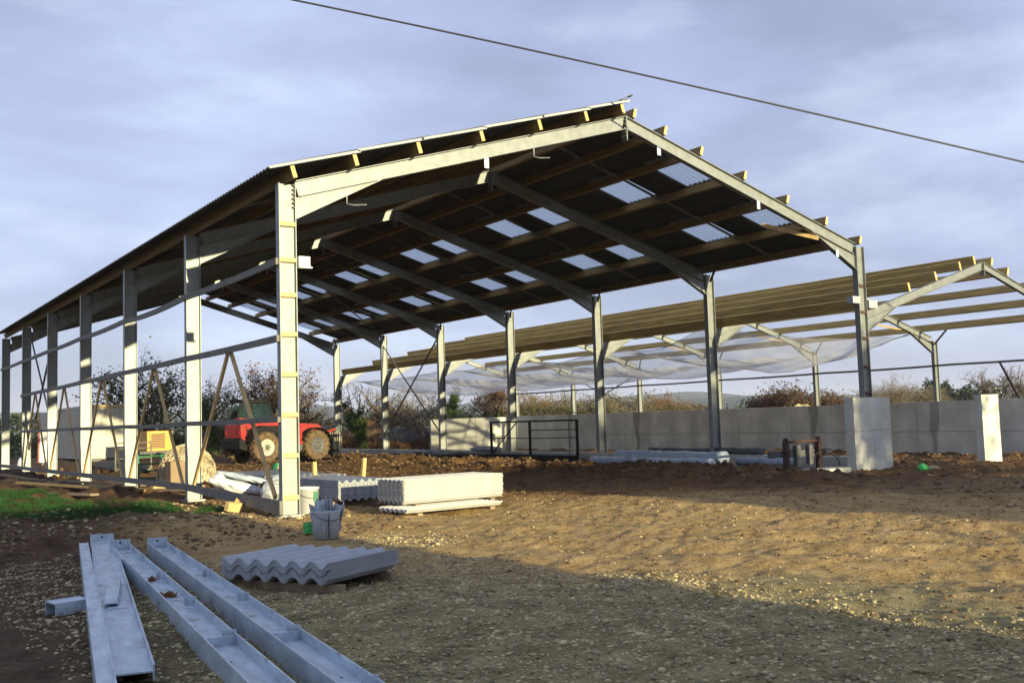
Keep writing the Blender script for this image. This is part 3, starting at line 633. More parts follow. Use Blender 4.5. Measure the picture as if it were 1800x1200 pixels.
# ------------------------------------------------------------------ trees
def leaf_quads(P, size, rs, squash=1.0):
    n = len(P); u = rs.randn(n, 3); u /= np.linalg.norm(u, axis=1)[:, None]; w = rs.randn(n, 3); w = np.cross(u, w); w /= np.linalg.norm(w, axis=1)[:, None]
    s = size * (0.6 + 0.8 * rs.rand(n))[:, None]; u = u * s; w = w * s * 0.6
    V = np.stack([P - u, P - w * 0.9, P + u, P + w], 1); return V.reshape(-1, 3), np.arange(4 * n).reshape(-1, 4)
def tree(name, label, x, y, h, spread, seed, levels=4, leaves=0, leafm=None, leafsize=0.05, trunk_h=0.25, bark=None, ivy=0, ivytop=0.6, group=None, stems=1, kids=4, upr=0.55, z0=None, cat='tree', lean=0.0):
    z0 = g1(x, y) - 0.05 if z0 is None else z0; h = max(h - z0, 1.0)
    rs = random.Random(seed); nr = np.random.RandomState(seed); t = thing(name, label, cat, (x, y, z0), 0, group)
    m = MB(); tips = []; trunkpts = []
    def grow(p, d, L, r, lev):
        n = 4 if lev < 2 else 3; q = p.copy(); pp = [q.copy()]
        for i in range(n):
            w = 0.10 + 0.09 * lev; d = (d + Vector((rs.gauss(0, w), rs.gauss(0, w), rs.gauss(0, w) * 0.6 + 0.04))).normalized(); q = q + d * (L / n); pp.append(q.copy())
        m.tube(pp, r, 6 if lev < 1 else (4 if lev < 3 else 3), r * (0.55 if lev < levels else 0.3), cap=False)
        if lev <= 1: trunkpts.extend([(a, r * (1 - 0.1 * i)) for i, a in enumerate(pp)])
        if lev >= levels - 1: tips.extend(pp[1:])
        if lev == levels: return
        k = kids + (1 if lev == 0 else 0)
        for i in range(k):
            s = 0.35 + 0.65 * (i + rs.random()) / k; j = min(n - 1, int(s * n)); b = pp[j].lerp(pp[j + 1], s * n - j if s * n - j <= 1 else 1)
            az = rs.uniform(0, 6.283); e = upr * (1 if lev == 0 else 0.55); side = Vector((math.cos(az), math.sin(az), 0))
            nd = (d * (0.55 + 0.2 * lev * 0.3) + side * (0.75 if lev else spread) + Vector((0, 0, e * 0.5))).normalized()
            grow(b, nd, L * rs.uniform(0.50, 0.78) if lev else h * (1 - trunk_h) * rs.uniform(0.50, 0.72), max(r * 0.52, 0.006), lev + 1)
    for s in range(stems):
        a = 6.283 * s / stems + rs.random(); o = Vector((math.cos(a), math.sin(a), 0)) * (0.15 if stems > 1 else 0)
        grow(o, (Vector((lean, 0, 1)) + o * 2.2).normalized(), h * trunk_h * rs.uniform(0.85, 1.1), (0.045 * h ** 0.8) / (stems ** 0.4), 0)
    zmax = max(v[2] for v in m.v); k = h / zmax; m.v = [(a, b, c * k) for a, b, c in m.v]
    mk('trunk', m, bark or BARK, t)
    if leaves:
        T = np.array([(a.x, a.y, a.z * k) for a in tips]); P = T[nr.randint(0, len(T), leaves)] + nr.randn(leaves, 3) * 0.14
        v, f = leaf_quads(P, leafsize, nr); np_mesh('crown', v, f, leafm, t)
    if ivy:
        T = [(a * 1.0, r) for a, r in trunkpts if a.z * k < h * ivytop]; P = []
        for _ in range(ivy):
            a, r = rs.choice(T); az = rs.uniform(0, 6.28); rr = r + abs(rs.gauss(0.07, 0.07)); P.append((a.x + math.cos(az) * rr + rs.gauss(0, .05), a.y + math.sin(az) * rr, a.z * k + rs.gauss(0, 0.13)))
        v, f = leaf_quads(np.array(P), 0.06, nr); np_mesh('ivy', v, f, IVY, t)
    return t
TG = 'bare hedgerow trees behind the barns'
tree('oak_tree', 'bushy brown and green tree right of the cream container', 9.3, 44.1, 6.3, 0.7, 1, 4, 3000, LEAFG, 0.085, 0.22, group=TG, ivy=700, ivytop=0.6)
tree('oak_tree', 'low leafy bush tree half hidden behind the cream container', 9.9, 52.2, 4.3, 0.8, 2, 4, 2200, LEAFG, 0.09, 0.2, group=TG)
tree('bare_tree', 'bare leaning grey tree left of the red telehandler', 11.5, 41.4, 5.2, 0.8, 3, 4, 300, LEAFB, 0.06, 0.3, BARKP, group=TG, lean=0.25)
tree('ivy_tree', 'ivy covered tree just left of the telehandler cab', 11.4, 39.3, 4.2, 0.6, 4, 4, 900, IVY, 0.07, 0.35, ivy=2200, ivytop=0.95, group=TG)
tree('oak_tree', 'russet leaved oak rising above the red telehandler', 16.0, 39.8, 5.2, 0.95, 5, 4, 2600, LEAFB, 0.065, 0.2, group=TG)
tree('oak_tree', 'sparse brown leaved tree left behind the telehandler oak', 15.7, 44.2, 4.8, 0.8, 6, 4, 900, LEAFB, 0.065, 0.25, BARKP, group=TG)
tree('oak_tree', 'reddish twiggy tree to the right of the telehandler oak', 17.9, 41.2, 4.7, 0.9, 7, 4, 1500, LEAFR, 0.06, 0.25, group=TG)
def ivy_fork(x, y):
    t = tree('ivy_pollard', 'forked pollard tree wrapped in bright green ivy beside the far barn corner', x, y, 4.4, 1.1, 8, 4, 150, LEAFB, 0.05, 0.32, ivy=3400, ivytop=0.85, group=TG, kids=3, upr=0.9)
ivy_fork(16.6, 31.9)
tree('bare_tree', 'slender bare tree above the brown soil heap', 22.5, 39.0, 4.5, 0.9, 9, 4, 80, LEAFB, 0.05, 0.3, BARKP, group=TG, kids=5)
tree('bare_tree', 'many stemmed bare tree fanning out left of the sunlit end wall', 22.9, 36.6, 4.5, 0.6, 10, 4, 60, LEAFB, 0.05, 0.3, BARKP, group=TG, stems=3, kids=4)
tree('ivy_tree', 'narrow upright ivy column behind the sunlit end wall', 23.2, 34.0, 3.8, 0.35, 11, 3, 0, None, 0.05, 0.75, ivy=2600, ivytop=1.0, group=TG)
tree('ivy_tree', 'rounded ivy bush above the middle of the end wall', 22.9, 32.9, 2.8, 0.7, 12, 3, 1200, IVY, 0.06, 0.4, ivy=1500, ivytop=1.0, group=TG)
tree('oak_tree', 'tangled tree with red-tinged crown right of the ivy bush', 25.5, 34.0, 3.8, 0.9, 13, 4, 1700, LEAFR, 0.055, 0.25, ivy=900, ivytop=0.5, group=TG)
tree('oak_tree', 'brown leaved tree just behind the wall corner', 27.6, 35.7, 3.8, 0.9, 14, 4, 2200, LEAFB, 0.06, 0.25, group=TG)
k = 15
for x, y, h, lab, lm, nl in ((29.3, 34.9, 3.5, 'twiggy hedge tree first to the right of the wall corner', LEAFB, 700), (32.0, 35.4, 3.5, 'pale twiggy tree seen through the netting', LEAFG, 500), (32.6, 32.4, 3.4, 'spreading bare willow under the white netting', LEAFG, 900),
    (35.2, 32.8, 3.3, 'grey willow bush right of the spreading bare willow', LEAFG, 1000), (38.1, 32.9, 3.1, 'low brown bush behind the wall, left of the open gap', LEAFB, 1500), (42.2, 34.6, 2.6, 'smallest brown bush fading out along the wall top', LEAFB, 1300)):
    tree('willow_bush', lab, x, y, h, 1.0, k, 4, nl, lm, 0.06, 0.15, BARKP, group=TG, stems=3, kids=4); k += 1
for x, y, h, lab, nl in ((35.3, 20.0, 3.15, 'dense dark reddish bush above the long grey wall', 3800), (36.2, 22.1, 2.6, 'lower left neighbour of the dense reddish bush', 1800), (39.0, 20.3, 2.6, 'small red-brown bush left of the barn corner column', 2000)):
    tree('thorn_bush', lab, x, y, h, 1.0, k, 4, nl, LEAFR, 0.06, 0.15, group=TG, stems=3, kids=4); k += 1
tree('pale_willow', 'pale feathery bare willow right of the corner column', 50.5, 25.0, 3.9, 0.9, 31, 4, 250, LEAFB, 0.05, 0.12, BARKP, group=TG, stems=5, kids=5)
tree('pale_willow', 'smaller pale willow between the corner column and a far pine', 53.0, 24.2, 3.4, 0.9, 32, 4, 250, LEAFB, 0.05, 0.12, BARKP, group=TG, stems=4, kids=5)
tree('far_pine', 'dark rounded pine on the horizon behind the right-hand column', 127.5, 71.8, 5.4, 0.35, 33, 3, 1600, LEAFD, 0.25, 0.3, group=TG)
tree('far_pine', 'second dark pine close right of the rounded one on the horizon', 129.5, 69.0, 4.4, 0.35, 36, 3, 1200, LEAFD, 0.25, 0.3, group=TG)
tree('bare_tree', 'bare twiggy tree at the right edge above the wall', 58.4, 21.9, 4.3, 1.0, 34, 4, 400, LEAFB, 0.05, 0.2, group=TG, kids=5)
tree('bare_tree', 'second bare twiggy tree at the extreme right edge', 61.6, 21.4, 4.3, 1.0, 35, 4, 400, LEAFB, 0.05, 0.2, group=TG, kids=5)
# hedges
def hedge(label, pl, h, w, n, lm, ls=0.07, tw=500, seed=1, zoff=0):
    nr = np.random.RandomState(seed); pl = [np.array(p, float) for p in pl]; seg = [np.linalg.norm(b - a) for a, b in zip(pl[:-1], pl[1:])]; tot = sum(seg)
    t = thing('hedge', label, 'hedge', (0, 0, 0), 0, None); cum = np.cumsum([0] + seg)
    def along(n):
        s = nr.rand(n) * tot; i = np.clip(np.searchsorted(cum, s) - 1, 0, len(seg) - 1); A = np.array(pl)[i]; B = np.array(pl)[i + 1]; f = ((s - cum[i]) / np.array(seg)[i])[:, None]
        return A + (B - A) * f, s
    p, s = along(n); hh = h * (0.62 + 0.75 * (vnoise(s * 0.42, s * 0 + seed) + 0.3 * vnoise(s * 1.7, s * 0 + seed)) + 0.25)
    p = p + nr.randn(n, 2) * w * 0.35; z = gh(p[:, 0], p[:, 1]) + hh * nr.rand(n) ** 0.6
    v, f = leaf_quads(np.stack([p[:, 0], p[:, 1], z], -1), ls, nr); tag(np_mesh('foliage', v, f, lm, t), kind='stuff')
    m = MB(); p, s = along(tw); q = nr.randn(tw, 2) * 0.25
    for a, b in zip(p, q):
        z0 = g1(a[0], a[1]); m.tube([(a[0], a[1], z0), (a[0] + b[0], a[1] + b[1], z0 + h * (0.9 + 0.5 * nr.rand()))], 0.018, 3, 0.004, cap=False)
    tag(mk('stems', m, BARK, t), kind='stuff')
hedge('dark overgrown hedge behind the container and telehandler', [(-2, 60), (7, 54), (13, 44), (17.5, 38)], 1.25, 2.2, 10000, LEAFG, 0.10, 700, 41)
hedge('brown bramble strip between the ivy pollard and the soil heap', [(15.2, 33), (18.5, 33.5), (22, 34.5)], 0.9, 1.4, 5000, LEAFB, 0.06, 300, 42)
hedge('low green hedge top behind the wall corner', [(23, 33.5), (27.5, 34), (34, 31), (38, 28.5)], 0.95, 1.2, 5000, LEAFG, 0.06, 500, 43)
hedge('rough brown hedge running right behind the long wall', [(33, 31), (42, 29.5), (52, 24), (66, 18)], 0.45, 1.8, 5000, LEAFB, 0.07, 400, 44)
hedge('distant dark hedgerow across the fields on the right', [(60, 110), (110, 95), (150, 60), (180, 30)], 3.2, 3, 9000, LEAFD, 0.35, 100, 45)
hedge('distant dark hedgerow across the fields on the left', [(-30, 120), (10, 118), (60, 112)], 3.2, 3, 6000, LEAFD, 0.35, 100, 46)
fh = thing('farmhouse', 'tiny white farmhouse on the far horizon at right', 'house', (190, 101, 2.0), 0.5)
mk('wall', MB().box(-3, 3, -2, 2, 0, 3), WHITE, fh); mk('roof', MB().prism([(-2.2, 3.0), (2.2, 3.0), (0, 4.6)], 'x', -3.1, 3.1), GREY, fh)

# soil heap
def heap(name, label, cat, x, y, rx, ry, h, seed, m, n=60, skew=0.0):
    a = np.linspace(-1, 1, n); X, Y = np.meshgrid(a, a); r = np.sqrt((X - skew * (1 - np.abs(X))) ** 2 + Y ** 2); Z = h * np.clip(1 - r, 0, 1) ** 0.8 + 0.25 * h * np.clip(1 - r, 0, 1) * vnoise(X * 5 + seed, Y * 5) * 2 + 0.12 * h * vnoise(X * 16 + seed, Y * 16) * np.clip(1.1 - r, 0, 1) - 0.06
    i = np.arange(n * n).reshape(n, n); f = np.stack([i[:-1, :-1], i[:-1, 1:], i[1:, 1:], i[1:, :-1]], -1).reshape(-1, 4)
    o = np_mesh(name, np.stack([X * rx, Y * ry, Z], -1).reshape(-1, 3), f, m); o.location = (x, y, 0); return tag(o, label, cat)
heap('spoil_heap', 'brown heap of dug earth left of the sunlit end wall', 'soil heap', 22.2, 40.0, 4.2, 3.0, 2.3, 5, SOILH)
heap('dark_heap', 'low dark heap right in front of the earth heap', 'covered heap', 21.0, 36.0, 2.6, 1.6, 1.15, 8, TARP)  # low mound in one dark colour
heap('rubble_heap', 'small pale rubble pile on the bank above the long wall', 'rubble', 31.0, 15.5, 1.3, 1.0, 0.5, 9, STONEM).location.z = 1.35

# ------------------------------------------------------------------ foreground steel sections
def section(label, p0, p1, wid, hgt, web_off, cleats, endplate, z=0.0, cleat_side=1, name='steel_beam'):
    p0, p1 = Vector((p0[0], p0[1], 0)), Vector((p1[0], p1[1], 0)); L = (p1 - p0).length; a = math.atan2(p1.y - p0.y, p1.x - p0.x); cleat_side_note = None
    t = thing(name, label, 'steel beam', (p0.x, p0.y, z), a)
    s = MB(); w = wid / 2
    s.box(0, L, -w, -w + 0.012, 0, hgt); s.box(0, L, w - 0.012, w, 0, hgt); s.box(0, L, -w + 0.012, w - 0.012, hgt * web_off - 0.005, hgt * web_off + 0.005)
    mk('section', s, GALV_NEW, t)
    if endplate: mk('end_plate', MB().box(-0.014, -0.001, -w - 0.005, w + 0.005, 0.01, hgt + 0.05).box(-0.0005, 0.0, 0, 0.001, 0.01, 0.02), GALV_NEW, t); mk('bolt_hole', MB().lathe([(0.0001, 0.0005), (0.013, 0.0005), (0.013, 0)], (0.0, 0, hgt + 0.015), 10, 'x'), BLACKST, t)
    for c in cleats: mk('cleat', MB().box(c, c + 0.01, w - 0.085, w + 0.006, hgt * web_off + 0.02, hgt + 0.018) if cleat_side > 0 else MB().box(c, c + 0.16, -0.07, 0.07, hgt * web_off + 0.0055, hgt * web_off + 0.014), GALV_NEW, t)
    for c in []: mk('cleat', MB().box(c, c + 0.13, cleat_side * (w + 0.002) - (0.009 if cleat_side < 0 else 0), cleat_side * (w + 0.002) + (0.009 if cleat_side > 0 else 0), hgt * 0.15, hgt + 0.075), GALV_NEW, t)
    if cleat_side > 0 and cleats:
        for c in [0.35 + 0.62 * i for i in range(14)]:
            if c < L: mk('bolt_hole', MB().lathe([(0.0, 0.0052), (0.011, 0.0052), (0.011, 0.0)], (c, 0.03 - 0.06 * (int(c * 7) % 2), hgt * web_off + 0.0005), 8, 'z'), BLACKST, t)
    for c in cleats[3:4]: mk('stiffener', MB().box(c + 0.05, c + 0.062, -w + 0.013, w - 0.013, hgt * web_off + 0.006, hgt - 0.01), GALV_NEW, t)
    return t
section('narrow galvanised box section, leftmost of the four long lengths', (-3.70, -2.75), (-5.46, -12.3), 0.10, 0.15, 0.93, [], False)
section('wide shallow galvanised channel lying second from the left, short', (-3.36, -2.15), (-4.85, -9.75), 0.27, 0.09, 0.55, [5.3], True, cleat_side=-1, z=0.035)
section('long galvanised beam third from the left with mud and leaves on it', (-3.43, -3.4), (-4.64, -12.6), 0.215, 0.16, 0.55, [1.3, 2.9, 4.5, 6.0, 7.6], True)
section('rightmost long galvanised beam nearest the corrugated sheet stack', (-3.05, -3.55), (-4.29, -12.9), 0.215, 0.16, 0.55, [1.35, 2.9, 4.45, 6.0, 7.55], True)
oc = thing('steel_offcut', 'short angled steel offcut lying on the wide channel', 'steel offcut', (-4.13, -6.2, 0.10), R(256))
mk('web', MB().box(0, 1.25, -0.05, 0.05, 0.02, 0.028), GALV_NEW, oc); mk('flange', MB().box(0, 1.25, 0.0505, 0.0565, 0.0, 0.075), GALV_NEW, oc)
oc = thing('steel_offcut', 'short stub of box section under the leftmost length', 'steel offcut', (-4.80, -7.02, 0.0), R(10))
mk('section', MB().box(0, 0.28, -0.11, -0.10, 0, 0.13).box(0, 0.28, 0.10, 0.11, 0, 0.13).box(0, 0.28, -0.0995, 0.0995, 0.115, 0.125), GALV_NEW, oc)
for i, (x, y, lab) in enumerate([(-3.80, -6.2, 'curled brown leaf in the trough of the third beam'), (-3.93, -7.2, 'large crumpled dead leaf further along the third beam')]):
    m = MB(); n = 6; w = 0.13 if i else 0.08
    for j in range(n + 1):
        for q in range(3): m.v.append(((j / n - .5) * w * 1.6, (q - 1) * w * 0.5 * math.sin(math.pi * (j + .4) / (n + .8)), 0.03 * abs(q - 1) + 0.02 * math.sin(j * 1.7)))
    m.f = [(j * 3 + q, j * 3 + 3 + q, j * 3 + 4 + q, j * 3 + 1 + q) for j in range(n) for q in range(2)]
    tag(mk('dead_leaf', m, LEAFB, None, (x, y, 0.085), (0.1, 0, 0.8 + i)), lab, 'leaf')

# ------------------------------------------------------------------ stacks of corrugated sheets
def sheet_stack(label, x, y, z, rz, L, waves, n, m, pitch=0.155, amp=0.028, th=0.0085, battens=True, jit=0.012, bh=0.10, seg=8):
    t = thing('sheet_stack', label, 'sheet stack', (x, y, z), rz); me = corr_mesh('sheet', L, waves, pitch, amp, m, seg, th * 0.9)
    rs = random.Random(int(abs(x) * 100)); wd = waves * pitch
    for i in range(n):
        o = ob('sheet', me, t, (rs.uniform(-jit, jit), -wd / 2 + rs.uniform(-jit, jit) * 0.4, bh + amp + i * th * 1.15 + 0.004))
        o.rotation_euler = (0, 0, rs.uniform(-.004, .004))
    if battens:
        for s in (0.12, 0.88): mk('batten', MB().box(L * s - 0.045, L * s + 0.045, -wd / 2 - 0.03, wd / 2 + 0.03, 0, bh - 0.003), TIMBER3, t)
    return t
# nearest stack: crests run along its length, end facing the camera
a = math.atan2(-7.26 + 7.76, -1.87 + 2.80)
def midp(p, q): return ((p[0] + q[0]) / 2, (p[1] + q[1]) / 2)
sheet_stack('low stack of grey corrugated sheets lying nearest the camera on dark battens', -2.97, -7.08, 0.0, R(27), 1.0, 6, 15, SHEETM, pitch=0.212, amp=0.029, bh=0.08, seg=12)
sheet_stack('tall pale stack of corrugated sheets right of the pile, its long side sunlit', 1.35, -0.95, 0.10, R(4), 1.98, 6, 34, SHEETW, pitch=0.135, amp=0.026, bh=0.06, th=0.009, jit=0.015)
sheet_stack('thin layer of sheets on blocks directly beneath the tall pale stack', 1.15, -1.40, 0.0, R(4), 1.85, 6, 3, SHEETW, pitch=0.14, amp=0.024, bh=0.06)
sheet_stack('dark grey stack of sheets behind the white tub, left of the pale stack', 1.65, 0.75, 0.0, R(93), 2.2, 6, 28, SHEETM, pitch=0.155, amp=0.026, bh=0.12, th=0.010)
sheet_stack('grey roofing sheets stacked deep inside, behind the nearest column', 2.6, 6.2, 0.05, R(88), 3.2, 9, 16, SHEETM, pitch=0.155, amp=0.026, bh=0.12)
sheet_stack('few broken pale sheets behind the nearest column', 2.05, 3.6, 0.25, R(93), 0.7, 8, 3, SHEETW, pitch=0.155, amp=0.03, bh=0.12)
for x, y, lab, rx, h in ((2.95, 3.4, 'upright timber stake behind the grey sheet stack', 0.08, 0.42), (2.1, 3.9, 'shorter timber stake left of the other', -0.1, 0.3)):
    tag(mk('timber_stake', MB().box(-0.04, 0.04, -0.03, 0.03, 0, h), TIMBER2, None, (x, y, 0.42 if h < .4 else 0.35), (rx, 0.05, 0.2)), lab, 'stake')

# ------------------------------------------------------------------ bucket with offcuts, tub, green crate
bk = thing('bucket', 'grey-blue plastic bucket crammed with metal offcuts beside the sheet stack', 'bucket', (-0.86, -3.4, 0.0))
mk('body', MB().lathe([(0.0, 0.005), (0.165, 0.0), (0.185, 0.30), (0.20, 0.34), (0.205, 0.36), (0.195, 0.36), (0.175, 0.30), (0.15, 0.03), (0.0, 0.03)], n=28), BUCKET, bk, smooth=True)
mk('handle', MB().tube([(0.20 * math.cos(t), -0.02 - 0.2 * abs(math.sin(t)) , 0.34 - 0.10 * math.sin(t)) for t in np.linspace(0, math.pi, 14)], 0.006, 6), GREY, bk)
tag(mk('seam', MB().box(-0.045, -0.039, -0.189, -0.176, 0.02, 0.33), BLACKST, bk), None)
rs = random.Random(5)
mo = MB()
offg = thing('metal_offcuts', 'jagged grey metal strips sticking out of the bucket', 'offcuts', (-0.86, -3.4, 0.1))
for i in range(26):
    a, r = rs.uniform(0, 6.28), 0.15 * rs.random() ** 0.5; L = rs.uniform(0.30, 0.44); w = rs.uniform(0.03, 0.09)
    mk('strip', MB().prism([(-w, 0), (w, 0), (w * 0.9, L), (-w * 0.4, L * rs.uniform(0.82, 0.97))], 'y', -0.004, 0.004), SHEETM if i % 3 else GALV_NEW, offg, (math.cos(a) * r, math.sin(a) * r, 0.0), (rs.gauss(0, .16), rs.gauss(0, .16), rs.uniform(0, 3.1)))
tb = thing('plastic_tub', 'white plastic tub with a green label at the foot of the nearest column', 'tub', (0.37, 0.15, 0.02))
mk('body', MB().lathe([(0.0, 0.005), (0.165, 0.0), (0.185, 0.40), (0.195, 0.40), (0.195, 0.43), (0.18, 0.43), (0.16, 0.03), (0, 0.03)], n=28), WPLAST, tb, smooth=True)
mk('label', MB().prism([(0.03, 0.20), (0.11, 0.20), (0.11, 0.36), (0.03, 0.36)], 'y', -0.185, -0.165), GREEN, tb)
mk('wire_handle', MB().tube([(0.19 * math.cos(t), -0.02 - 0.19 * math.sin(t), 0.38 - 0.12 * math.sin(t)) for t in np.linspace(0.0, math.pi, 14)], 0.004, 5), GREY, tb)
gc = thing('green_crate', 'small bright green plastic crate left of the offcut bucket', 'crate', (-0.74, -2.62, 0.0), 0.15)
mk('side', MB().box(-0.13, 0.13, -0.09, -0.08, 0.0, 0.17).box(-0.13, 0.13, 0.08, 0.09, 0, 0.17).box(-0.13, -0.12, -0.079, 0.079, 0, 0.17).box(0.12, 0.13, -0.079, 0.079, 0, 0.17), GREENB, gc)
mk('slot_rows', MB().box(-0.10, -0.04, -0.0935, -0.0905, 0.04, 0.06).box(0.02, 0.09, -0.0935, -0.0905, 0.04, 0.06).box(-0.10, -0.04, -0.0935, -0.0905, 0.10, 0.12).box(0.02, 0.09, -0.0935, -0.0905, 0.10, 0.12), GREEN, gc)

gc.scale = (0.68, 0.7, 0.85)

# ------------------------------------------------------------------ left side clutter
def string_heap():
    t = thing('netting_bale', 'rounded heap of pale tangled netting behind the cardboard box', 'netting', (1.75, 11.6, 0)); rs = random.Random(9); m = MB()
    heapm = MB(); n = 14
    for i in range(n + 1):
        ph = i / n * math.pi / 2
        for j in range(20): th = j / 20 * 6.283; k = 1 + 0.1 * math.sin(3 * th + i); heapm.v.append((0.72 * math.cos(th) * math.cos(ph) * k, 0.6 * math.sin(th) * math.cos(ph) * k, 0.98 * math.sin(ph) ** 0.8 if i else 0))
    heapm.f = [(i * 20 + j, i * 20 + (j + 1) % 20, (i + 1) * 20 + (j + 1) % 20, (i + 1) * 20 + j) for i in range(n) for j in range(20)]
    mk('core', heapm, TWINE, t, smooth=True)
    for s in range(420):
        th, ph = rs.uniform(0, 6.28), rs.uniform(-0.05, 1.45); P = []
        for q in range(6):
            k = 1.02 + rs.uniform(0, 0.07); P.append((0.74 * math.cos(th) * math.cos(ph) * k, 0.62 * math.sin(th) * math.cos(ph) * k, max(0.01, 1.0 * math.sin(max(ph, 0)) ** 0.8 * k))); th += rs.gauss(0, 0.14); ph = min(1.5, ph + rs.gauss(0, 0.12))
        m.tube(P, 0.008, 3, cap=False)
    tag(mk('strands', m, TWINE, t), kind='stuff')
string_heap()
bx = thing('cardboard_box', 'tall brown cardboard box left of the second column', 'box', (0.88, 10.0, 0.02), 0.1)
mk('carton', MB().box(0, 0.40, 0, 0.35, 0, 0.66), CARD, bx); mk('flap', MB().beam((0.2, 0.35, 0.66), (0.2, 0.50, 0.60), 0.38, 0.006), CARD, bx)
def lumpy(name, label, cat, loc, rz, L, w, h, m, seed):
    n, k = 14, 12; v = []; rs = random.Random(seed)
    for i in range(n + 1):
        t = i / n; e = (math.sin(math.pi * min(max(t, 0.03), 0.97))) ** 0.35
        for j in range(k): a = 6.283 * j / k; q = 1 + rs.gauss(0, 0.07); v.append(((t - .5) * L, math.cos(a) * w / 2 * e * q, h / 2 + math.sin(a) * h / 2 * e * q))
    f = [(i * k + j, i * k + (j + 1) % k, (i + 1) * k + (j + 1) % k, (i + 1) * k + j) for i in range(n) for j in range(k)] + [tuple(range(k)), tuple(range(n * k, n * k + k))[::-1]]
    mb = MB(); mb.v = v; mb.f = f; o = mk(name, mb, m, None, loc, rz if isinstance(rz, tuple) else (0, 0, rz)); return tag(o, label, cat)
lumpy('insulation_sack', 'white plastic sack draped over the pile by the nearest bay', 'sack', (0.55, 4.2, 0.18), (0, 0.28, -0.2), 1.15, 0.45, 0.24, WPLAST, 3)
lumpy('insulation_sack', 'upright end of a white sack against the second column', 'sack', (0.22, 4.5, 0.30), (0, 1.2, 0.1), 0.45, 0.3, 0.28, WPLAST, 4)
lumpy('grey_sack', 'grey sack lying behind the white sack', 'sack', (1.15, 5.4, 0.32), (0, 0.25, -0.3), 1.2, 0.28, 0.16, WRAP, 5)
lumpy('crumpled_foil', 'crumpled grey sheeting beside the nearest column', 'sheeting', (1.05, 3.2, 0.12), (0, -0.5, 0.6), 0.7, 0.5, 0.4, SHEETM, 6)
lumpy('white_bag', 'large white bag beside the farthest left column', 'bag', (0.55, 31.4, -0.02), (0, 1.35, 0.3), 0.95, 0.55, 0.5, WPLAST, 7)
for i, (x, y, z, r, lab) in enumerate([(-0.42, 1.55, 0.03, 0.3, 'orange wooden block under the bottom rail'), (-0.22, 1.75, 0.03, -0.5, 'second wooden block leaning on the orange one'), (0.35, 9.2, 0.02, 0.2, 'wooden block left of the second column'), (0.2, 17.2, 0.02, 0.6, 'small wooden wedge beside the fourth column'), (0.1, 21.0, 0.02, 0.2, 'small wooden wedge beside the fifth column'), (1.8, 5.0, 0.5, 0.9, 'wooden block on the sheets behind the nearest column')]):
    tag(mk('wood_block', MB().box(-0.15, 0.15, -0.05, 0.05, 0, 0.16).moved(Matrix.Rotation(0.5 if i % 2 else 0.15, 4, 'Y')), TIMBER2, None, (x, y, z), (0.2, 0, r)), lab, 'wood block')
rs = random.Random(12)
plk = [(-1.6, 20.5, -0.3, 9.0), (-0.7, 19.5, 0.35, 10.5), (0.3, 18.0, 0.9, 8.6), (-1.9, 14.5, -0.1, 8.8), (0.8, 16.5, 1.5, 9.5), (-1.2, 23.0, -0.6, 14.0), (1.6, 20, 2.0, 13.0), (-0.5, 11.8, 1.0, 6.8), (-2.4, 13.6, -1.2, 8.6), (0.5, 13.0, 1.1, 7.2)]
pd = ['farthest-reaching plank from the grass to the third column', 'plank lying beside the fourth column foot', 'plank crossing under the third column', 'plank at the edge of the grass', 'plank lying in front of the hurdles', 'plank far back near the fifth column', 'plank running beside the steel bars', 'short plank below the second column', 'leftmost plank half buried at the grass edge', 'short plank pointing at the cardboard box']
for (x0, y0, x1, y1), lab in zip(plk, pd):
    z = 0.05 + rs.random() * 0.05
    tag(mk('plank', MB().beam((0, 0, g1(x0, y0) + z), (x1 - x0, y1 - y0, g1(x1, y1) + z), rs.uniform(0.14, 0.22), 0.05), TIMBER3 if rs.random() < .6 else TIMBER, None, (x0, y0, 0)), lab, 'plank')
for i in range(7):
    x = 2.3 + 0.13 * i; tag(mk('steel_bar', MB().beam((0, 0, 0.10 + 0.07 * (i % 3)), (0.6, 8.5, 0.12 + 0.07 * (i % 3)), 0.09, 0.07), GALV_RUST, None, (x, 19.5 + 0.3 * (i % 4), 0)), ['leftmost', 'second', 'third', 'middle', 'fifth', 'sixth', 'rightmost'][i] + ' of the grey steel lengths bundled before the cream container', 'steel bar', 'steel lengths bundled before the container')
gt = thing('field_gate', 'green tubular livestock hurdle standing left of the netting heap', 'gate', (1.15, 14.2, 0.0), 0.15)
for z in (0.12, 0.32, 0.52, 0.74): mk('rail', MB().tube([(0, 0, z), (1.35, 0, z)], 0.022, 8), GREEN, gt)
for x in (0, 0.68, 1.35): mk('upright', MB().tube([(x, 0, 0.02), (x, 0, 0.78)], 0.022, 8), GREEN, gt)
gt = thing('field_gate', 'pale grey hurdle end standing in front of the cream container', 'gate', (2.3, 22.0, 0.0), 0.3)
for z in (0.15, 0.5, 0.85, 1.05): mk('rail', MB().tube([(0, 0, z), (1.4, 0, z)], 0.022, 8), GALV_RUST, gt)
for x in (0, 1.4): mk('upright', MB().tube([(x, 0, 0.0), (x, 0, 1.1)], 0.028, 8), GALV_RUST, gt)
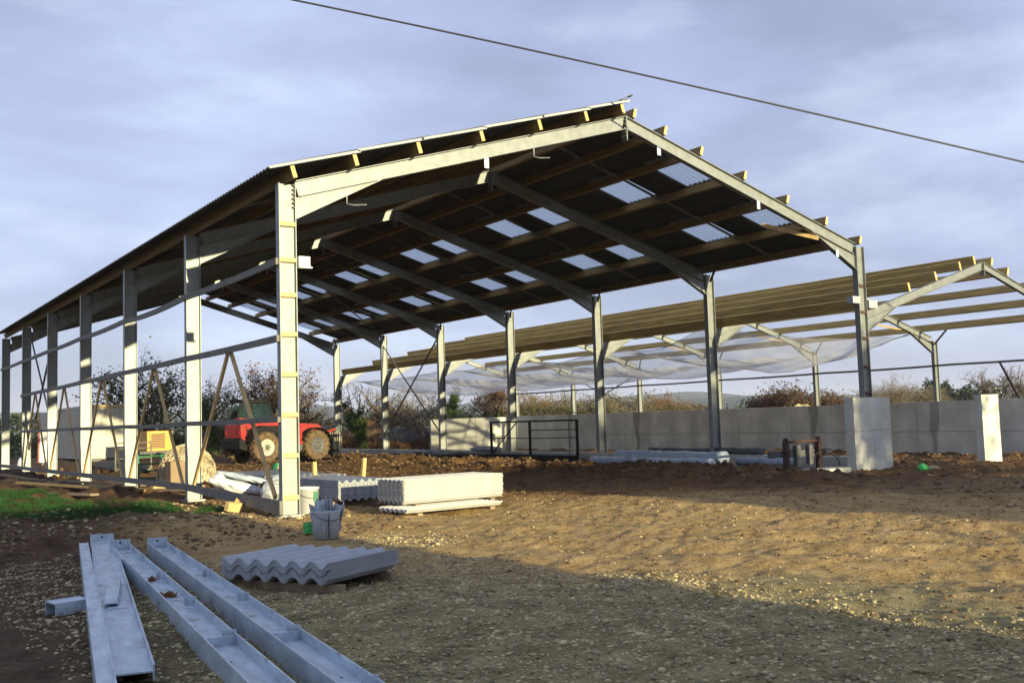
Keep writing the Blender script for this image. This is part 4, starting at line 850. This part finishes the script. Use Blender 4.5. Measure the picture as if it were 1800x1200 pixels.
# container
ct = thing('storage_container', 'cream steel storage container beyond the left side of the barn', 'container', (4.65, 38.0, 0.0))
m = MB(); n = 28
m.box(0.02, 2.33, 0.02, 8.9, 0.12, 2.80); mk('walls', m, CONT, ct)
m = MB()
for i in range(34): y = 0.15 + i * 0.26; m.box(-0.012, 0.0195, y, y + 0.12, 0.2, 2.65)
tag(mk('side_corrugation', m, CONT, ct), kind='stuff')
for i in range(9): x = 0.16 + i * 0.235; mk('front_rib', MB().box(x, x + 0.12, -0.012, 0.0195, 0.2, 2.62), CONT, ct)
mk('top_rail', MB().box(-0.02, 2.37, -0.025, 0.12, 2.72, 2.84), YEL if False else TIMBER2, ct); mk('side_rail', MB().box(-0.025, 0.08, 0.13, 8.95, 2.72, 2.84), CONT, ct); mk('bottom_rail', MB().box(-0.02, 2.37, -0.02, 0.1, 0.02, 0.17), GREY, ct)
# generator on trailer
gn = thing('compressor_trailer', 'amber towed compressor with a grey louvred front between the columns', 'compressor', (5.86, 31.6, 0.0), 0.05)
mk('hood', MB().box(0, 1.15, 0.02, 1.6, 0.55, 1.45), YEL, gn)
mk('frame', MB().box(0.1, 0.17, -0.02, 0.019, 0.6, 1.42).box(0.78, 0.85, -0.02, 0.019, 0.6, 1.42), YEL, gn)
for i in range(9): mk('louvre', MB().beam((0.18, -0.008, 0.70 + i * 0.075), (0.77, -0.008, 0.70 + i * 0.075), 0.05, 0.03, (0, 0.5, 1)), GREY, gn)
mk('chassis', MB().box(-0.3, 1.2, 0.1, 1.5, 0.42, 0.54).beam((0.5, 0.1, 0.45), (0.4, -1.2, 0.4), 0.08, 0.08), GREY, gn)
for y in (0.4,): 
    for x in (-0.12, 1.18): mk('wheel', MB().lathe([(0.0, -0.08), (0.22, -0.08), (0.28, -0.05), (0.28, 0.05), (0.22, 0.08), (0, 0.08)], (x, 0.7, 0.30), 20, 'x'), BLACKST, gn)
sp = thing('striped_board', 'upright red and white board standing far back on the left', 'board', (2.25, 36.0, 0))
mk('post', MB().box(-0.05, 0.05, 0, 0.05, 0, 0.4), GREY, sp)
for i in range(4): mk('stripe', MB().box(-0.14, 0.22, -0.03, 0.02, 0.15 + i * 0.58, 0.15 + (i + 1) * 0.58 - 0.004), WHITE if i % 2 else WHITE, sp)
mk('red_edge', MB().box(-0.22, -0.142, -0.03, 0.02, 0.15, 2.4), RED, sp)

# ------------------------------------------------------------------ telehandler
def telehandler():
    t = thing('telehandler', 'muddy red telehandler with black cab parked inside the barn behind the nearest column', 'telehandler', (9.6, 25.4, 0.02), R(13))
    def wheel(x, y, s, rim=RIM):
        w = MB(); R0, wd = 0.63, 0.22
        w.lathe([(0.33, -wd * 0.8), (0.36, -wd), (0.52, -wd * 1.02), (0.60, -wd * 0.85), (0.61, 0), (0.60, wd * 0.85), (0.52, wd * 1.02), (0.36, wd), (0.33, wd * 0.8)], (0, 0, 0), 36, 'y')
        tr = mk('wheel', w, TYRE, t, (x, y, 0.63), smooth=True)
        for i in range(18):
            a = 6.283 * i / 18; b = 6.283 * (i + 0.5) / 18
            for sd, an in ((-1, a), (1, b)):
                p0 = (0.6 * math.cos(an), sd * wd * 0.95, 0.6 * math.sin(an)); p1 = (0.625 * math.cos(an + 0.20), sd * 0.02, 0.625 * math.sin(an + 0.20))
                lg = MB().beam(p0, p1, 0.075, 0.055, (math.cos(an), 0, math.sin(an))); mk('tread_lug', lg, TYRE, tr)
        r = MB().lathe([(0.34, 0), (0.33, -0.03), (0.30, 0.02), (0.24, 0.05), (0.14, 0.05), (0.12, -0.02), (0.0, -0.02)], (0, s * wd * 0.78, 0), 28, 'y')
        if s > 0: r.v = [(a, 2 * s * wd * 0.78 - b, c) for a, b, c in r.v]
        mk('rim', r, rim, tr, smooth=True)
        h = MB()
        for i in range(8): an = 6.283 * i / 8; h.box(0.17 * math.cos(an) - 0.018, 0.17 * math.cos(an) + 0.018, s * wd * 0.78 + 0.02 * s - 0.02, s * wd * 0.78 + 0.02 * s + 0.03, 0.17 * math.sin(an) - 0.018, 0.17 * math.sin(an) + 0.018)
        h.lathe([(0.12, 0), (0.11, s * 0.05), (0, s * 0.06)], (0, s * wd * 0.72, 0), 16, 'y')
        mk('hub', h, GREY, tr)
    for x, rm in ((-1.25, RIM), (1.25, GREY)):
        for y, s in ((-0.95, -1), (0.95, 1)): wheel(x, y, s, rm)
    m = MB().prism([(-2.05, 0.55), (2.0, 0.55), (2.1, 0.85), (1.8, 1.05), (-2.05, 1.05)], 'y', -0.42, 0.42); mk('chassis', m, GREY, t)
    m = MB().prism([(-2.12, 1.05), (-1.86, 0.85), (-1.86, 1.45), (-1.98, 1.60), (-2.14, 1.56)], 'y', -0.58, 0.58); mk('rear_cover', m, RED, t)
    m = MB().prism([(-2.22, 0.62), (-1.88, 0.50), (-1.88, 0.84), (-2.13, 1.04), (-2.24, 0.96)], 'y', -0.66, 0.66); mk('rear_counterweight', m, BLACKST, t)
    for y in (-0.5, 0.5): mk('tail_light', MB().box(-2.165, -2.145, y - 0.05, y + 0.05, 1.2, 1.32), RED, t)
    m = MB().prism([(-1.85, 1.06), (-0.6, 1.06), (-0.6, 1.46), (-1.85, 1.52)], 'y', -0.60, -0.1); mk('engine_cover', m, RED, t)
    m = MB().prism([(-0.58, 0.70), (0.60, 0.70), (0.55, 1.38), (-0.58, 1.50)], 'y', -0.98, -0.35); mk('side_pod', m, RED, t)
    mk('decal', MB().box(-0.05, 0.38, -0.990, -0.982, 1.05, 1.28), WHITE, t)
    # boom: outer and inner sections dipping forward
    mk('boom', MB().beam((-1.9, 0.05, 1.68), (1.6, 0.05, 1.36), 0.34, 0.36), RED, t); bi = mk('boom_inner', MB().beam((1.55, 0.05, 1.37), (2.15, 0.05, 1.18), 0.25, 0.26), RED, t)
    mk('boom_nose', MB().prism([(2.0, 0.55), (2.35, 0.60), (2.30, 1.30), (1.95, 1.30)], 'y', -0.12, 0.22), BLACKST, t)
    mk('front_cowl', MB().prism([(0.62, 1.0), (1.9, 0.95), (1.95, 1.20), (1.55, 1.52), (0.62, 1.56)], 'y', -0.75, -0.15), RED, t)
    for i in range(5): mk('vent_slot', MB().box(-1.85 + i * 0.2, -1.72 + i * 0.2, -0.612, -0.601, 1.16, 1.40), BLACKST, t)
    mk('step', MB().box(-0.4, 0.5, -1.0, -0.7, 0.40, 0.46), GREY, t); mk('tank', MB().box(-0.55, 0.58, -0.96, -0.45, 0.47, 0.695), GREY, t)
    # mudguards
    mk('wheel_arch', MB().prism([(-1.95, 1.05), (-1.7, 1.42), (-1.3, 1.52), (-0.75, 1.46), (-0.55, 1.2), (-0.75, 1.12), (-1.25, 1.3), (-1.75, 1.12)], 'y', -1.12, -0.62), BLACKST, t)
    for x in (-1.25, 1.25):
        for s in (-1, 1):
            g = MB(); P = [(x + 0.76 * math.cos(a), 0.63 + 0.74 * math.sin(a)) for a in np.linspace(0.35, 2.85, 12)]
            for a, b in zip(P[:-1], P[1:]): g.beam((a[0], s * 0.93, a[1]), (b[0], s * 0.93, b[1]), 0.46, 0.03, (0, 0, 1))
            mk('mudguard', g, BLACKST, t)
    # cab on the far side
    cab = mk('cab', MB().box(-1.05, 0.55, 0.20, 0.98, 0.95, 1.45).box(-0.88, 0.38, 0.12, 1.04, 2.28, 2.40), BLACKST, t)
    prof = [(-1.05, 1.45), (-0.95, 1.95), (-0.80, 2.28)]
    for y in (0.22, 0.96):
        mk('pillar', MB().tube([(-1.03, y, 1.45), (-1.0, y, 1.85), (-0.80, y, 2.28)], 0.035, 6), BLACKST, cab); mk('pillar', MB().tube([(0.52, y, 1.45), (0.50, y, 1.85), (0.33, y, 2.28)], 0.035, 6), BLACKST, cab); mk('pillar', MB().tube([(-0.42, y, 1.45), (-0.38, y, 2.28)], 0.035, 6), BLACKST, cab)
    mk('seat', MB().box(-0.75, -0.3, 0.4, 0.8, 1.2, 1.5).box(-0.85, -0.7, 0.4, 0.8, 1.5, 2.0), BLACKST, cab)
    for y in (0.225, 0.955):
        g = MB(); g.prism([(-0.98, 1.47), (-0.46, 1.47), (-0.43, 2.26), (-0.78, 2.26), (-0.96, 1.85)], 'y', y - 0.004, y + 0.004); o = mk('side_window', g, GL2, cab)
        g = MB(); g.prism([(-0.36, 1.47), (0.48, 1.47), (0.46, 1.85), (0.31, 2.26), (-0.34, 2.26)], 'y', y - 0.004, y + 0.004); mk('side_window', g, GL2, cab)
    cab.location = (-0.62, 0, -0.12); cab.scale = (1.12, 1, 1.14)
    mk('beacon', MB().tube([(-1.2, 0.3, 2.55), (-1.2, 0.3, 2.68)], 0.015, 6).tube([(-1.2, 0.3, 2.68), (-1.2, 0.3, 2.78)], 0.055, 8), BLACKST, t)
    mk('mirror', MB().tube([(1.05, -0.55, 1.5), (1.02, -0.6, 2.0)], 0.018, 6).box(0.95, 1.09, -0.68, -0.55, 1.92, 2.10), BLACKST, t)
    # carriage and pallet forks grille
    ca = mk('carriage', MB().box(2.35, 2.42, -0.65, 0.75, 0.30, 0.40).box(2.35, 2.42, -0.65, 0.75, 0.98, 1.05).box(2.35, 2.45, -0.25, 0.35, 0.10, 0.9), BLACKST, t)
    for i in range(9): y = -0.62 + i * 0.165; mk('tine', MB().box(2.43, 2.46, y, y + 0.05, 0.75, 1.15), RIM, ca)
    mk('tilt_ram', MB().tube([(2.0, -0.2, 1.15), (2.42, -0.35, 1.28)], 0.06, 8), RED, ca)
    ca.location = (0.28, -0.1, 0)
    for y in (-0.4, 0.5): mk('fork', MB().box(2.46, 2.51, y - 0.06, y + 0.06, 0.08, 0.95).box(2.51, 2.9, y - 0.06, y + 0.06, 0.08, 0.13), BLACKST, ca)
GL2 = bpy.data.materials.new('cab_glass'); GL2.use_nodes = True
_n = GL2.node_tree.nodes; _l = GL2.node_tree.links; _t = _n.new('ShaderNodeBsdfTransparent'); _t.inputs[0].default_value = (0.80, 0.90, 0.88, 1); _m = _n.new('ShaderNodeMixShader'); _m.inputs[0].default_value = 0.22
_b = _n['Principled BSDF']; _b.inputs['Roughness'].default_value = 0.05; _b.inputs['Base Color'].default_value = (0.04, 0.07, 0.08, 1)
_l.new(_t.outputs[0], _m.inputs[1]); _l.new(_b.outputs[0], _m.inputs[2]); _l.new(_m.outputs[0], _n['Material Output'].inputs[0])
telehandler()
fk = thing('concrete_block', 'pale square concrete block standing behind the telehandler forks', 'concrete block', (14.4, 31.4, 0))
mk('block', MB().box(-0.9, 0.9, 0, 0.7, -0.1, 1.45), CONC, fk); mk('lifting_loop', MB().tube([(-0.1, 0.3, 1.45), (-0.08, 0.3, 1.52), (0.08, 0.3, 1.52), (0.1, 0.3, 1.45)], 0.015, 6), RUST, fk)
dr = thing('green_drum', 'short green plastic drum in front of the telehandler rear wheel', 'drum', (5.4, 14.5, 0.0))
mk('body', MB().lathe([(0, 0), (0.17, 0), (0.18, 0.05), (0.17, 0.12), (0.18, 0.2), (0.17, 0.28), (0.15, 0.31), (0, 0.31)], n=20), GREEN, dr, smooth=True); mk('lid', MB().lathe([(0, 0.312), (0.10, 0.312), (0.10, 0.34), (0, 0.34)], n=16), GREENB, dr)

# ------------------------------------------------------------------ right side clutter
cg = thing('steel_barrier', 'black steel barrier frame with diagonal stay along the inner plinth', 'barrier', (14.28, 10.8, 0.0))
L = 5.2
mk('base_box', MB().box(-0.35, 0.02, 0.0, L, 0.02, 0.24), BLACKST, cg)
for y in (0, L * 0.52, L): mk('post', MB().box(-0.04, 0.03, y - 0.04, y + 0.04, 0.241, 1.36), BLACKST, cg)
mk('top_rail', MB().box(-0.035, 0.025, -0.04, L + 0.04, 1.361, 1.42), BLACKST, cg)
mk('mid_rail', MB().tube([(0, 0.04, 0.82), (0, L * 0.3, 0.80), (0, L - 0.04, 0.80)], 0.018, 6), BLACKST, cg); mk('mid_rail', MB().tube([(0, 0.04, 1.08), (0, L * 0.52 - 0.04, 1.08)], 0.018, 6), BLACKST, cg)
mk('stay', MB().tube([(0, L - 0.05, 0.27), (0, L * 0.68, 1.36)], 0.022, 6), BLACKST, cg); mk('thin_upright', MB().tube([(0, 0.45, 0.25), (0, 0.45, 1.36)], 0.014, 6), BLACKST, cg)
hs = thing('loader_headstock', 'rusty iron loader headstock frame standing left of the wide concrete pier', 'loader attachment', (12.45, 0.55, 0.03), 0)
for x in (0.12, 1.28): mk('side_plate', MB().prism([(x - 0.05, 0), (x + 0.05, 0), (x + 0.06, 0.70), (x, 0.80), (x - 0.05, 0.68)], 'y', -0.06, 0.06), RUST, hs)
mk('top_bar', MB().tube([(0.12, 0, 0.70), (1.28, 0, 0.71)], 0.035, 8), RUST, hs); mk('cross_beam', MB().box(-0.30, 1.62, 0.07, 0.20, 0.34, 0.50), GREY, hs)
for x in (0.50, 0.95): mk('hook', MB().box(x - 0.06, x + 0.08, -0.05, 0.068, 0.15, 0.62), GREY, hs)
mk('foot', MB().box(-0.1, 1.5, -0.1, 0.1, -0.06, -0.005), RUST, hs)
def roll(label, x0, y0, x1, y1, r, z, m, seed):
    rs = random.Random(seed); n = 26; P = [Vector((x0 + (x1 - x0) * i / n, y0 + (y1 - y0) * i / n, z + r + rs.gauss(0, 0.012))) for i in range(n + 1)]
    mb = MB().tube(P, r, 14, r * 0.95); mb.v = [(a + rs.gauss(0, .008), b, c + rs.gauss(0, .008)) for a, b, c in mb.v]; o = mk('wrapped_roll', mb, m, smooth=True); return tag(o, label, 'wrapped roll', None)
roll('upper bluish plastic wrapped roll lying along the berm, ragged near end', 13.25, 3.2, 13.55, 7.9, 0.17, 0.12, WRAP, 1)
roll('lower flatter bluish wrapped roll in front of the upper one', 12.75, 3.2, 12.95, 8.4, 0.14, 0.02, WRAP, 2)
roll('dark grey roll on the plinth behind the wrapped rolls', 14.95, 3.4, 14.95, 8.0, 0.09, 0.30, GREY, 3)
roll('short blue roll between the wrapped rolls and the headstock', 14.1, 1.6, 14.15, 3.6, 0.11, 0.05, WRAP, 4)
lumpy('black_tarpaulin', 'long crumpled black tarpaulin along the inner plinth', 'tarpaulin', (14.2, 19.6, 0.02), math.pi / 2, 7.6, 0.9, 0.34, TARP, 9)
lumpy('grey_tarpaulin', 'folded grey sheet on the plinth beside the black barrier', 'tarpaulin', (14.7, 17.0, 0.25), math.pi / 2, 2.0, 0.6, 0.25, SHEETM, 10)
def hoop(label, c, w, h, r=0.016, y2=0.0):
    P = [(c[0] + w / 2 * math.cos(a), c[1] + y2 * math.cos(a), c[2] + h * math.sin(a)) for a in np.linspace(0, math.pi, 22)]
    tag(mk('hose', MB().tube(P, r, 6), CABLE, smooth=True), label, 'hose')
hoop('black hose arching over the ground right of the wide pier', (16.9, 0.0, -0.22), 1.75, 0.50)
hoop('upper thin hose curving from the headstock to the pier', (13.9, 0.45, 0.30), 0.9, 0.22, 0.012)
hoop('lower thin hose between the headstock and the pier', (13.85, 0.35, 0.12), 0.8, 0.28, 0.012)
lumpy('green_bag', 'small bright green bag on the dark soil right of the wide pier', 'bag', (14.5, -1.75, -0.02), 0.4, 0.34, 0.24, 0.20, GREENB, 12)
lumpy('yellow_stone', 'yellowish boulder beside the small green bag', 'stone', (14.95, -1.7, -0.05), 0.2, 0.45, 0.26, 0.16, STONEM, 13)

# ------------------------------------------------------------------ behind the camera: unseen sheds and trees placed to cast the yard's shade
fs = thing('shadow_caster_shed', 'unseen long low shed shape added behind the photographer to shade the foreground', 'shed', (0, 0, 0))
mk('wall', MB().box(-40, 1.05, -40, -31, -0.2, 4.3), ROOFTILE, fs); mk('roof', MB().prism([(-40.5, 4.302), (-30.5, 4.302), (-35.5, 6.2)], 'x', -40.3, 1.15), ROOFM, fs)  # added shed shape; its right end sets the foreground shade edge
tree('unseen_tree', 'unseen round leafy tree added at the shed corner behind the photographer for its shade', -5.5, -29.0, 5.0, 0.6, 71, 3, 9000, LEAFD, 0.18, 0.3, stems=2)  # unseen tree added for the shade it throws on the yard
fs2 = thing('shadow_caster_shed', 'unseen taller shed shape added behind the photographer to shade the ground at right', 'shed', (0, 0, 0))
mk('wall', MB().box(8.3, 14.8, -42, -32, -0.2, 5.2), ROOFTILE, fs2); mk('roof', MB().prism([(-42.5, 5.202), (-31.6, 5.202), (-37.0, 7.0)], 'x', 8.1, 15.0), ROOFM, fs2)  # added shed shape, sized to throw the shade band at right
tree('unseen_tree', 'tall half-bare tree beside the right-hand shed behind the photographer', 17.2, -28.5, 8.8, 0.5, 72, 4, 1500, LEAFB, 0.16, 0.3, kids=5)

hz = bpy.data.materials.new('haze'); hz.use_nodes = True; N = hz.node_tree.nodes; N.clear(); vo = N.new('ShaderNodeVolumePrincipled'); oo = N.new('ShaderNodeOutputMaterial')
vo.inputs['Color'].default_value = (0.80, 0.87, 1.0, 1); vo.inputs['Density'].default_value = 0.00022; hz.node_tree.links.new(vo.outputs[0], oo.inputs['Volume'])
tag(mk('haze', MB().box(-3100, 3100, -3100, 3100, -6, 75), hz), kind='stuff')

for o in list(bpy.data.objects):
    if o.type == 'EMPTY' and o.parent is None and not o.children: bpy.data.objects.remove(o)
SC.render.resolution_x = 1024; SC.render.resolution_y = 682
